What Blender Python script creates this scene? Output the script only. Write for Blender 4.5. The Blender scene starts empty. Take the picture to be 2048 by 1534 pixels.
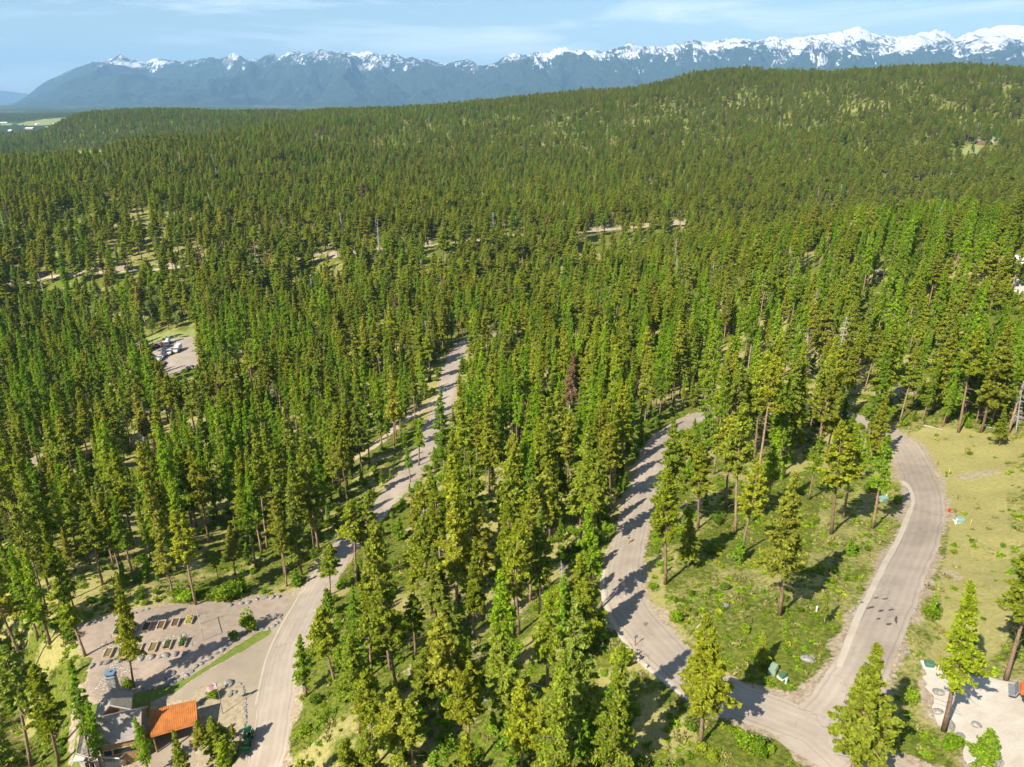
import bpy, bmesh, math, random
import numpy as np
from mathutils import Vector, Matrix
from mathutils.geometry import delaunay_2d_cdt

S = bpy.context.scene
COL = S.collection
RNG = np.random.default_rng(11)
random.seed(5)

# ------------------------------------------------------------------ camera
IMW, IMH, FPX = 2048.0, 1534.0, 1384.0
PITCH = math.radians(22.4)
CAMZ = 100.0
cam_d = bpy.data.cameras.new('camera')
cam_d.sensor_width = 36.0
cam_d.lens = 36.0 * FPX / IMW
cam_d.clip_start = 1.0
cam_d.clip_end = 90000.0
cam = bpy.data.objects.new('camera', cam_d)
COL.objects.link(cam)
cam.location = (0, 0, CAMZ)
cam.rotation_euler = (math.radians(90) - PITCH, 0, 0)
S.camera = cam

# ------------------------------------------------------------------ light
SUN_EL, SUN_ROT = math.radians(43), math.radians(226)
w = bpy.data.worlds.new("World"); S.world = w; w.use_nodes = True
nt = w.node_tree; nt.nodes.clear()
def N(nt, t, **kw):
    n = nt.nodes.new(t)
    for k, v in kw.items(): setattr(n, k, v)
    return n
wo = N(nt, 'ShaderNodeOutputWorld'); bg = N(nt, 'ShaderNodeBackground')
sky = N(nt, 'ShaderNodeTexSky', sky_type='NISHITA', sun_disc=False, sun_elevation=SUN_EL, sun_rotation=SUN_ROT, altitude=600, air_density=1.2, dust_density=0.1, ozone_density=3.0)
bg.inputs['Strength'].default_value = 0.060
# thin cirrus in the sky itself
tc = N(nt, 'ShaderNodeTexCoord')
mp = N(nt, 'ShaderNodeMapping'); mp.inputs['Scale'].default_value = (1.2, 1.2, 9.0); mp.inputs['Rotation'].default_value = (0.0, 0.22, 0.0)
ns = N(nt, 'ShaderNodeTexNoise'); ns.inputs['Scale'].default_value = 2.6; ns.inputs['Detail'].default_value = 9; ns.inputs['Roughness'].default_value = 0.58; ns.inputs['Distortion'].default_value = 0.5
cr = N(nt, 'ShaderNodeValToRGB'); cr.color_ramp.elements[0].position = 0.50; cr.color_ramp.elements[1].position = 0.72
cr.color_ramp.elements[0].color = (0, 0, 0, 1); cr.color_ramp.elements[1].color = (0.8, 0.8, 0.8, 1)
mx = N(nt, 'ShaderNodeMixRGB'); mx.inputs[2].default_value = (12.0, 12.6, 13.4, 1)
L = nt.links.new
L(tc.outputs['Generated'], mp.inputs[0]); L(mp.outputs[0], ns.inputs[0]); L(ns.outputs[0], cr.inputs[0])
L(cr.outputs[0], mx.inputs[0]); L(sky.outputs[0], mx.inputs[1]); L(mx.outputs[0], bg.inputs[0]); L(bg.outputs[0], wo.inputs[0])
sd = bpy.data.lights.new('sun', 'SUN'); sd.energy = 5.0; sd.angle = math.radians(0.53); sd.color = (1.0, 0.91, 0.77)
so = bpy.data.objects.new('sun', sd); COL.objects.link(so)
sdir = Vector((math.sin(SUN_ROT) * math.cos(SUN_EL), math.cos(SUN_ROT) * math.cos(SUN_EL), math.sin(SUN_EL)))
so.rotation_euler = sdir.to_track_quat('Z', 'Y').to_euler()
so.location = (-40, -40, 180)
S.view_settings.view_transform = 'Standard'; S.view_settings.look = 'None'
S.view_settings.gamma = 1.0; S.view_settings.exposure = 1.15
S.cycles.use_denoising = True; S.cycles.denoiser = 'OPENIMAGEDENOISE'; S.cycles.denoising_input_passes = 'RGB_ALBEDO_NORMAL'; S.cycles.denoising_prefilter = 'ACCURATE'
S.cycles.max_bounces = 5; S.cycles.diffuse_bounces = 3; S.cycles.glossy_bounces = 2; S.cycles.transmission_bounces = 3
S.cycles.volume_bounces = 0; S.cycles.transparent_max_bounces = 6
S.cycles.use_adaptive_sampling = True; S.cycles.adaptive_threshold = 0.02

# ------------------------------------------------------------------ noise
def _hash(ix, iy, seed):
    h = (ix.astype(np.int64) * 374761393 + iy.astype(np.int64) * 668265263 + seed * 974634777) & 0xffffffff
    h = ((h ^ (h >> 13)) * 1274126177) & 0xffffffff
    return ((h ^ (h >> 16)) & 0xffffff) / float(0xffffff)
def vnoise(x, y, seed=0):
    x = np.asarray(x, float); y = np.asarray(y, float)
    ix = np.floor(x); iy = np.floor(y); fx = x - ix; fy = y - iy
    fx = fx * fx * (3 - 2 * fx); fy = fy * fy * (3 - 2 * fy)
    a = _hash(ix, iy, seed); b = _hash(ix + 1, iy, seed); c = _hash(ix, iy + 1, seed); d = _hash(ix + 1, iy + 1, seed)
    return (a + (b - a) * fx) * (1 - fy) + (c + (d - c) * fx) * fy
def fbm(x, y, seed=0, o=4, g=0.5):
    s = 0; a = 1.0; t = 0
    for i in range(o):
        s = s + a * vnoise(x * 2 ** i + 17.3 * i, y * 2 ** i - 9.1 * i, seed + i * 13); t += a; a *= g
    return s / t
def ridged(x, y, seed=0, o=4):
    s = 0; a = 1.0; t = 0
    for i in range(o):
        s = s + a * (1 - np.abs(2 * vnoise(x * 2 ** i + 5.1 * i, y * 2 ** i + 3.7 * i, seed + i * 7) - 1)); t += a; a *= 0.5
    return s / t
def smooth(x, a, b):
    t = np.clip((x - a) / (b - a), 0, 1); return t * t * (3 - 2 * t)

# ------------------------------------------------------------------ terrain survey: the ground under a sight line, with its drop H or its distance d
def dep(py): return PITCH + math.atan((py - IMH / 2) / FPX)
def ray(px, py):
    """unit-forward ray: X, Z per metre of forward distance Y"""
    t = math.tan(dep(py))
    depth = math.cos(math.atan((py - IMH / 2) / FPX)) / math.cos(dep(py))     # camera depth per metre of Y
    return (px - IMW / 2) / FPX * depth, -t
CTL = []
def c_h(*pts):
    for px, py, H in pts:
        x, z = ray(px, py); Y = H / -z; CTL.append((x, math.log(Y), CAMZ - H))
def c_d(*pts):
    for px, py, d in pts:
        x, z = ray(px, py); CTL.append((x, math.log(d), CAMZ + z * d))
c_h((0,1534,99),(120,1400,98),(268,1375,95),(400,1300,94),(540,1450,92),(560,1330,92.5),(645,1157,94.5),(60,1250,101),(300,1240,95),(0,1000,114),(300,1100,101),(700,1080,96.5),
    (790,980,99),(600,1000,105),(850,880,104),(888,800,109),(917,700,114),(997,670,116),(700,900,109),(500,850,114),(200,850,118),(0,800,121),(350,710,119),
    (0,650,125),(600,700,120),(20,568,118),(154,549,115),(253,541,113.5),(513,527,113.5),(683,512,113),(913,486,113),(1181,462,112),(1370,448,112),
    (600,600,127),(100,610,128),(1000,560,124),(1270,520,122),(2048,860,73),(1900,870,76.5),(1400,828,87),(1690,830,83),(1310,900,85),(1280,1000,81),(1245,1150,76),
    (1293,1262,73),(1437,1385,69),(1620,1430,66),(1720,1530,65),(1762,1250,66),(1832,1100,70),(1855,1000,74),(1815,900,80),(1558,1237,69.5),(1480,1060,76.5),(1600,950,80),
    (1100,1400,77),(1040,1270,81),(900,1440,81),(750,1530,85),(680,1380,88),(1100,1100,87),(1000,950,94),(1150,900,91),(900,1150,91),(1000,1534,78),(1250,1480,71.5),
    (1500,1534,66),(1900,1450,63.5),(2048,1350,62),(2040,1100,67),(2040,950,70.5),(1750,560,80),(2040,570,74),(1450,680,96),(1250,600,113),(1200,750,105),(1600,750,88),(1900,750,79))
c_d((2048,470,420),(1800,482,420),(1600,505,430),(1450,532,450),(300,450,598),(50,352,940),(150,335,980),(300,300,1180),(450,350,930),(300,350,900),(180,306,1950),(300,227,2540),
    (380,229,2500),(150,240,2560),(1500,155,1850),(1800,150,1720),(2048,160,1600),(1400,160,1900),(1250,192,1950),(1170,198,2000),(1024,210,2100),(800,228,2250),(700,231,2250),(550,234,2350),
    (1500,300,1180),(1500,230,1500),(1500,390,830),(2000,380,850),(2000,290,1150),(1800,330,1020),(1024,300,1300),(1024,400,850),(700,300,1250),(700,400,800),(500,270,1500),(1300,400,840),
    (1150,330,1130),(0,300,2030),(0,250,4500),(100,262,3700),(0,215,12000),(400,218,9000))
for u, d, H in ((.55,650,122),(.75,600,120),(.35,600,119),(-.7,1350,122),(-.55,1400,122),(-.4,1700,110),(.2,2700,60),(.5,2700,20),(.75,2500,10),(0,3200,120),(-.3,3600,130),(.4,4200,150),(.8,4500,150),
                (0,6000,160),(.6,9000,170),(0,12000,160),(.8,14000,160),(-.8,14000,150),(-.2,30,98),(-.7,40,104),(.2,30,72),(.7,30,66),(-.95,100,110),(-.95,400,124),(-.95,900,105),(.95,100,64),(.95,400,70),(.95,1500,40),(-.95,3000,135),(-.73,2500,150),(-.69,3000,152),(-.68,2000,142),(-.63,2750,135),(-.72,1700,142),(-.60,3300,145)):
    CTL.append((u, math.log(d), CAMZ - H))
CTL = np.array(CTL)
KU, KV = 2.2, 1.0
def _tpsA(P, Q):
    r2 = (KU * (P[:, None, 0] - Q[None, :, 0])) ** 2 + (KV * (P[:, None, 1] - Q[None, :, 1])) ** 2
    return 0.5 * r2 * np.log(r2 + 1e-9)
# the height is fitted as an angle below the eye, so that near and far points weigh alike
_g = (CTL[:, 2] - CAMZ) / np.exp(CTL[:, 1]) ; _n = len(CTL)
_K = _tpsA(CTL, CTL) + np.eye(_n) * 0.0006
_Pm = np.c_[np.ones(_n), CTL[:, 0], CTL[:, 1]]
_M = np.block([[_K, _Pm], [_Pm.T, np.zeros((3, 3))]])
_hh = (CTL[:, 2]) ; _W = np.linalg.solve(_M, np.r_[_hh, np.zeros(3)])
def base_h(X, Y):
    X = np.asarray(X, float).ravel(); Y = np.maximum(np.asarray(Y, float).ravel(), 12.0)
    P = np.c_[np.clip(X / Y, -1.15, 1.15), np.log(Y)]
    out = np.empty(len(P))
    for i in range(0, len(P), 20000):
        p = P[i:i + 20000]; out[i:i + 20000] = _tpsA(p, CTL) @ _W[:_n] + np.c_[np.ones(len(p)), p] @ _W[_n:]
    return out
def project(X, Y, Z):
    dy = Y; dz = Z - CAMZ
    depth = dy * math.cos(PITCH) - dz * math.sin(PITCH)
    up = dy * math.sin(PITCH) + dz * math.cos(PITCH)
    return IMW / 2 + FPX * X / depth, IMH / 2 - FPX * up / depth, depth
_YS = np.exp(np.linspace(math.log(25), math.log(14000), 900))
def ground_at(px, py):
    """where the sight line through a pixel first meets the ground"""
    a, b = ray(px, py)
    h = base_h(a * _YS, _YS); z = CAMZ + b * _YS
    k = int(np.argmax(z < h)) or len(_YS) - 1
    f0 = z[k - 1] - h[k - 1]; f1 = z[k] - h[k]; t = f0 / (f0 - f1)
    Y = _YS[k - 1] + (_YS[k] - _YS[k - 1]) * t
    return np.array([a * Y, Y])
def G(pts): return np.array([ground_at(*p) for p in pts])
def at(px, py, z):
    """where the sight line meets the level z (absolute)"""
    a, b = ray(px, py); Y = (z - CAMZ) / b; return Vector((a * Y, Y, z))
def catmull(P, step):
    P = np.asarray(P, float); Q = np.vstack([2 * P[0] - P[1], P, 2 * P[-1] - P[-2]]); out = []
    for i in range(1, len(Q) - 2):
        n = max(2, int(np.linalg.norm(Q[i + 1] - Q[i]) / step))
        t = np.linspace(0, 1, n, endpoint=False)[:, None]
        out.append(0.5 * (2 * Q[i] + (Q[i + 1] - Q[i - 1]) * t + (2 * Q[i - 1] - 5 * Q[i] + 4 * Q[i + 1] - Q[i + 2]) * t ** 2 + (-Q[i - 1] + 3 * Q[i] - 3 * Q[i + 1] + Q[i + 2]) * t ** 3))
    out.append(P[-1:]); return np.vstack(out)
def inpoly(X, Y, poly):
    X = np.asarray(X); Y = np.asarray(Y); c = np.zeros(X.shape, bool); n = len(poly)
    for i in range(n):
        x1, y1 = poly[i]; x2, y2 = poly[(i + 1) % n]
        if y1 == y2: continue
        c ^= ((y1 > Y) != (y2 > Y)) & (X < (x2 - x1) * (Y - y1) / (y2 - y1) + x1)
    return c

# ------------------------------------------------------------------ the plan of roads and open ground
R_LEFT = G([(500,1600),(526,1534),(537,1480),(552,1400),(568,1314),(598,1246),(645,1160),(700,1080),(760,1015),(812,955),(848,900),(870,850),(888,800),(902,735),(917,700),(940,680),(985,670),(1040,662)])
R_LOOP = G([(1900,1600),(1725,1534),(1630,1462),(1540,1425),(1437,1385),(1352,1322),(1293,1264),(1252,1205),(1246,1150),(1254,1100),(1268,1050),(1282,1000),(1297,950),(1314,900),(1342,862),(1385,838),(1430,826),
            (1500,815),(1580,812),(1650,820),(1712,838),(1768,862),(1806,895),(1830,940),(1851,1000),(1846,1050),(1828,1100),(1804,1150),(1783,1200),(1760,1250),(1740,1300),(1714,1350),(1683,1400),(1645,1450),(1640,1490)])
R_HILL = G([(-60,580),(20,569),(89,556),(154,549),(253,542),(370,536),(478,529),(581,522),(683,512),(780,502),(858,492),(913,486),(1013,476),(1144,469),(1242,457),(1318,450),(1375,448),(1440,452)])
R_CREEK = G([(-60,945),(0,943),(45,932),(130,895),(210,858),(262,824),(322,822),(400,800),(460,765),(520,735)])
R_TRACK = G([(880,792),(850,815),(815,838),(780,865),(745,895),(700,922),(650,945)])
R_MID = G([(1262,532),(1275,528),(1290,524)])
def densify(P, step=1.5): return catmull(P, step)
ROADS = [(densify(R_LEFT), 7.4), (densify(R_LOOP), 7.0), (densify(R_HILL, 4), 5.0), (densify(R_CREEK, 3), 4.5), (densify(R_TRACK), 3.0)]
DRIVE_PX = [(585,1192),(560,1230),(537,1262),(505,1292),(455,1322),(400,1352),(352,1385),(320,1402),(385,1400),(398,1400),(420,1372),(468,1368),(484,1380),(491,1420),(489,1470),(486,1500),(452,1560),(540,1560),(560,1400),(590,1260),(630,1180)]
APRON_PX = [(330,1462),(400,1450),(392,1490),(384,1560),(300,1560),(305,1480)]
YARD_PX = [(152,1252),(200,1236),(268,1222),(330,1212),(420,1206),(500,1200),(580,1188),(600,1200),(565,1232),(558,1248),(540,1258),(515,1263),(470,1290),(430,1320),(380,1352),(330,1372),(275,1382),(205,1400),(172,1392),(178,1345),(190,1320),(165,1300)]
LAWN_PX = [(543,1258),(541,1268),(505,1290),(455,1318),(400,1350),(350,1384),(300,1404),(262,1412),(225,1405),(275,1384),(330,1374),(380,1354),(430,1322),(472,1292),(515,1266)]
BED_PX = [(400,1372),(430,1364),(455,1362),(478,1368),(486,1382),(490,1420),(488,1470),(450,1540),(395,1560),(398,1440),(394,1400),(380,1398)]
LOT_PX = [(312,685),(350,676),(386,674),(398,705),(402,735),(378,738),(345,752),(300,750),(304,715)]
LOTGRASS_PX = [(245,672),(300,662),(390,652),(392,674),(350,678),(300,690)]
MEADOW_PX = [(1815,868),(1850,858),(1960,866),(2100,876),(2060,905),(2010,930),(2015,1050),(2035,1180),(2010,1300),(1900,1330),(1862,1320),(1880,1230),(1885,1150),(1900,1060),(1885,1000),(1860,920)]
PAD_PX = [(1852,1335),(1900,1345),(1960,1352),(2048,1368),(2120,1378),(2130,1590),(1960,1590),(1925,1480),(1880,1450),(1862,1400)]
YARD, LAWN, BED, LOT, LOTG, MEADOW, PAD, DRIVE, APRON = [G(p) for p in (YARD_PX, LAWN_PX, BED_PX, LOT_PX, LOTGRASS_PX, MEADOW_PX, PAD_PX, DRIVE_PX, APRON_PX)]
HOUSE_PX = [(150,1370),(320,1380),(410,1400),(410,1490),(330,1560),(140,1560)]
HOUSE = G(HOUSE_PX)
INNER = G([(1330,1150),(1380,1080),(1500,1020),(1650,990),(1780,1000),(1812,1040),(1760,1150),(1680,1300),(1600,1390),(1500,1380),(1400,1290),(1330,1220)])
FIELD1 = G([(146,300),(208,299),(206,307),(160,308)])
HOMEYARD = G([(1912,306),(1940,290),(1975,292),(1970,304),(1925,312)])
DRY = G([(60,520),(150,450),(300,410),(520,420),(640,470),(520,515),(300,532),(100,548)])
DRY2 = G([(850,345),(1010,330),(1160,335),(1400,375),(1420,430),(1250,450),(1150,440),(900,380)])
GARDENNORTH = G([(640,1160),(560,1190),(480,1200),(560,1150),(640,1100)])

# raster of how near a road or open yard a spot is (1 m cells), for smoothing the ground and keeping trees off
RX0, RX1, RY0, RY1 = -620, 620, 20, 900
def raster():
    m = np.full((RY1 - RY0, RX1 - RX0), 99.0, np.float32)
    for P, wd in ROADS:
        for x, y in P:
            if not (RX0 + 12 < x < RX1 - 12 and RY0 + 12 < y < RY1 - 12): continue
            i0 = int(y) - RY0; j0 = int(x) - RX0
            yy, xx = np.mgrid[i0 - 10:i0 + 11, j0 - 10:j0 + 11]
            ys = slice(max(i0 - 10, 0), i0 + 11); xs = slice(max(j0 - 10, 0), j0 + 11)
            d = np.hypot(yy + RY0 + .0 - y, xx + RX0 + .0 - x)[-(m[ys, xs].shape[0]):, -(m[ys, xs].shape[1]):] - wd / 2
            m[ys, xs] = np.minimum(m[ys, xs], d)
    yy, xx = np.mgrid[RY0:RY1, RX0:RX1]
    for P in (YARD, LAWN, LOT, PAD, DRIVE, APRON, HOUSE, BED):
        ins = inpoly(xx.astype(float), yy.astype(float), P)
        f = ins.astype(np.float32)
        for k in range(6):
            g = f.copy(); g[1:] = np.maximum(g[1:], f[:-1]); g[:-1] = np.maximum(g[:-1], f[1:]); g[:, 1:] = np.maximum(g[:, 1:], f[:, :-1]); g[:, :-1] = np.maximum(g[:, :-1], f[:, 1:])
            m = np.where((g > 0) & (f == 0), np.minimum(m, k + .5), m); f = g
        m = np.where(ins, np.minimum(m, -1), m)
    return m
RAST = raster()
def roaddist(X, Y):
    X = np.asarray(X, float); Y = np.asarray(Y, float)
    x = np.clip(X - RX0, 0, RX1 - RX0 - 1.001); y = np.clip(Y - RY0, 0, RY1 - RY0 - 1.001)
    i = x.astype(int); j = y.astype(int); fx = x - i; fy = y - j
    v = (RAST[j, i] * (1 - fx) + RAST[j, i + 1] * fx) * (1 - fy) + (RAST[j + 1, i] * (1 - fx) + RAST[j + 1, i + 1] * fx) * fy
    out = (X < RX0) | (X > RX1 - 2) | (Y < RY0) | (Y > RY1 - 2)
    return np.where(out, 99.0, v)
def height(X, Y):
    X = np.asarray(X, float).ravel(); Y = np.asarray(Y, float).ravel()
    h = base_h(X, Y)
    k = smooth(roaddist(X, Y), 0.5, 5.0)
    return h + k * ((fbm(X / 9, Y / 9, 3) - .5) * 1.5 + (fbm(X / 45, Y / 45, 5) - .5) * np.where(Y > 350, 9, 2.0) + np.where(Y > 1200, 1, 0) * (fbm(X / 160, Y / 160, 8) - .5) * 14)
def hz(x, y): return float(height([x], [y])[0])
def Gz(px, py):
    p = ground_at(px, py); return Vector((p[0], p[1], hz(p[0], p[1])))

# ------------------------------------------------------------------ materials
MATS = {}
def newmat(name):
    m = bpy.data.materials.new(name); m.use_nodes = True; m.node_tree.nodes.clear(); return m, m.node_tree
def bsdf(nt, rough=.8, spec=.2):
    b = N(nt, 'ShaderNodeBsdfPrincipled'); o = N(nt, 'ShaderNodeOutputMaterial')
    b.inputs['Roughness'].default_value = rough; b.inputs['Specular IOR Level'].default_value = spec
    nt.links.new(b.outputs[0], o.inputs[0]); return b, o
def noise(nt, scale, detail=5, rough=.6, coord='Object', dist=0, vec=None):
    n = N(nt, 'ShaderNodeTexNoise'); n.inputs['Scale'].default_value = scale; n.inputs['Detail'].default_value = detail
    n.inputs['Roughness'].default_value = rough; n.inputs['Distortion'].default_value = dist
    if vec is None:
        t = N(nt, 'ShaderNodeTexCoord'); vec = t.outputs[coord]
    nt.links.new(vec, n.inputs['Vector']); return n.outputs['Fac']
def ramp(nt, fac, stops, interp='LINEAR'):
    r = N(nt, 'ShaderNodeValToRGB'); r.color_ramp.interpolation = interp
    e = r.color_ramp.elements
    while len(e) < len(stops): e.new(.5)
    for k, (p, c) in enumerate(stops):
        e[k].position = p; e[k].color = (c[0], c[1], c[2], 1) if not isinstance(c, (int, float)) else (c, c, c, 1)
    nt.links.new(fac, r.inputs[0]); return r.outputs[0]
def mix(nt, fac, a, b, mode='MIX'):
    m = N(nt, 'ShaderNodeMixRGB', blend_type=mode)
    for i, v in ((0, fac), (1, a), (2, b)):
        if isinstance(v, (int, float)): m.inputs[i].default_value = v if i == 0 else (v, v, v, 1)
        elif isinstance(v, tuple): m.inputs[i].default_value = (*v, 1)
        else: nt.links.new(v, m.inputs[i])
    return m.outputs[0]
def mth(nt, op, a, b=None, clamp=False):
    m = N(nt, 'ShaderNodeMath', operation=op, use_clamp=clamp)
    for i, v in ((0, a), (1, b)):
        if v is None: continue
        if isinstance(v, (int, float)): m.inputs[i].default_value = v
        else: nt.links.new(v, m.inputs[i])
    return m.outputs[0]
def bump(nt, h, strength, dist, b):
    n = N(nt, 'ShaderNodeBump'); n.inputs['Strength'].default_value = strength; n.inputs['Distance'].default_value = dist
    nt.links.new(h, n.inputs['Height']); nt.links.new(n.outputs[0], b.inputs['Normal'])
def simple(name, col, rough=.7, var=.12, scale=6, metal=0, spec=.3, bmp=0, col2=None):
    """a plain coat with blotches of wear"""
    if name in MATS: return MATS[name]
    m, nt = newmat(name); b, o = bsdf(nt, rough, spec); b.inputs['Metallic'].default_value = metal
    f = noise(nt, scale, 6, .65)
    c2 = col2 or tuple(max(0, c * (1 - 2.2 * var)) for c in col)
    c = ramp(nt, f, [(.3, c2), (.7, tuple(min(1, v * (1 + var)) for v in col))])
    nt.links.new(c, b.inputs['Base Color'])
    if bmp: bump(nt, f, .6, bmp, b)
    MATS[name] = m; return m

# ------------------------------------------------------------------ object helpers
def link(name, me, mat=None, parent=None, loc=None):
    o = bpy.data.objects.new(name, me); COL.objects.link(o)
    if mat is not None:
        for mm in (mat if isinstance(mat, (list, tuple)) else [mat]): me.materials.append(mm)
    if parent is not None: o.parent = parent
    if loc is not None: o.location = loc
    return o
def tag(o, label=None, cat=None, group=None, kind=None):
    if label: o['label'] = label
    if cat: o['category'] = cat
    if group: o['group'] = group
    if kind: o['kind'] = kind
    return o
def empty(name, loc, label, cat, group=None, rz=0.0):
    o = bpy.data.objects.new(name, None); COL.objects.link(o); o.location = loc; o.rotation_euler = (0, 0, rz)
    o.empty_display_size = .3
    return tag(o, label, cat, group)
def mesh(name, V, F, smoothf=False, mi=None):
    me = bpy.data.meshes.new(name)
    V = np.asarray(V, np.float32)
    if isinstance(F, np.ndarray):
        n, k = F.shape
        me.vertices.add(len(V)); me.vertices.foreach_set('co', V.ravel())
        me.loops.add(n * k); me.loops.foreach_set('vertex_index', F.astype(np.int32).ravel())
        me.polygons.add(n); me.polygons.foreach_set('loop_start', np.arange(0, n * k, k, dtype=np.int32)); me.polygons.foreach_set('loop_total', np.full(n, k, np.int32))
    else:
        me.from_pydata([tuple(map(float, v)) for v in V], [], [tuple(map(int, f)) for f in F])
    if mi is not None: me.polygons.foreach_set('material_index', np.asarray(mi, np.int32))
    if smoothf: me.polygons.foreach_set('use_smooth', np.ones(len(me.polygons), bool))
    me.update(calc_edges=True); me.validate(); return me
def sheet(name, poly, step, lift, mat, kind='structure', rag=.0, seed=1):
    """a sheet of paving or soil laid on the ground inside an outline"""
    P = []
    n = len(poly)
    for i in range(n):
        a = poly[i]; b = poly[(i + 1) % n]; k = max(1, int(np.linalg.norm(b - a) / (step * .7)))
        for t in np.arange(k) / k: P.append(a + (b - a) * t)
    P = np.array(P)
    if rag: P = P + np.c_[fbm(P[:, 0] / .9, P[:, 1] / .9, seed) - .5, fbm(P[:, 0] / .9, P[:, 1] / .9, seed + 9) - .5] * 2 * rag
    x0, y0 = P.min(0); x1, y1 = P.max(0)
    gx, gy = np.meshgrid(np.arange(x0, x1, step), np.arange(y0, y1, step)); gx = gx.ravel(); gy = gy.ravel()
    ins = inpoly(gx, gy, P); I = np.c_[gx[ins], gy[ins]]
    A = np.vstack([P, I])
    r = delaunay_2d_cdt([Vector(p) for p in A], [], [list(range(len(P)))], 1, 1e-4)
    V = np.array([(v[0], v[1]) for v in r[0]]); z = height(V[:, 0], V[:, 1]) + lift
    me = mesh(name, np.c_[V, z], [tuple(f) for f in r[2]], True)
    o = link(name, me, mat); o['kind'] = kind; return o
def ribbon(name, P, width, lift, mat, rag=.0, seed=2, off=0.0, nx=8):
    P = np.asarray(P); T = np.gradient(P, axis=0); T /= np.linalg.norm(T, axis=1)[:, None]; Nn = np.c_[-T[:, 1], T[:, 0]]
    s = np.linspace(-1, 1, nx + 1); V = []
    e1 = (fbm(P[:, 0] / 2.0, P[:, 1] / 2.0, seed) - .5) * 2 * rag; e2 = (fbm(P[:, 0] / 2.0, P[:, 1] / 2.0, seed + 5) - .5) * 2 * rag
    for k in s:
        wv = (width / 2) * k + off + (e1 if k < 0 else e2) * abs(k)
        V.append(P + Nn * wv[:, None] if hasattr(wv, '__len__') else P + Nn * wv)
    V = np.array(V); n = len(P)
    z = height(V[..., 0].ravel(), V[..., 1].ravel()).reshape(V.shape[:2]) + lift
    z[0] -= lift * 1.2; z[-1] -= lift * 1.2
    VV = np.dstack([V, z]).reshape(-1, 3); F = []
    i, j = np.meshgrid(np.arange(nx), np.arange(n - 1), indexing='ij'); a = (i * n + j).ravel()
    F = np.c_[a, a + n, a + n + 1, a + 1]
    me = mesh(name, VV, F[:, ::-1] if False else F[:, [0, 3, 2, 1]], True)
    o = link(name, me, mat); o['kind'] = 'structure'; return o
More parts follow.
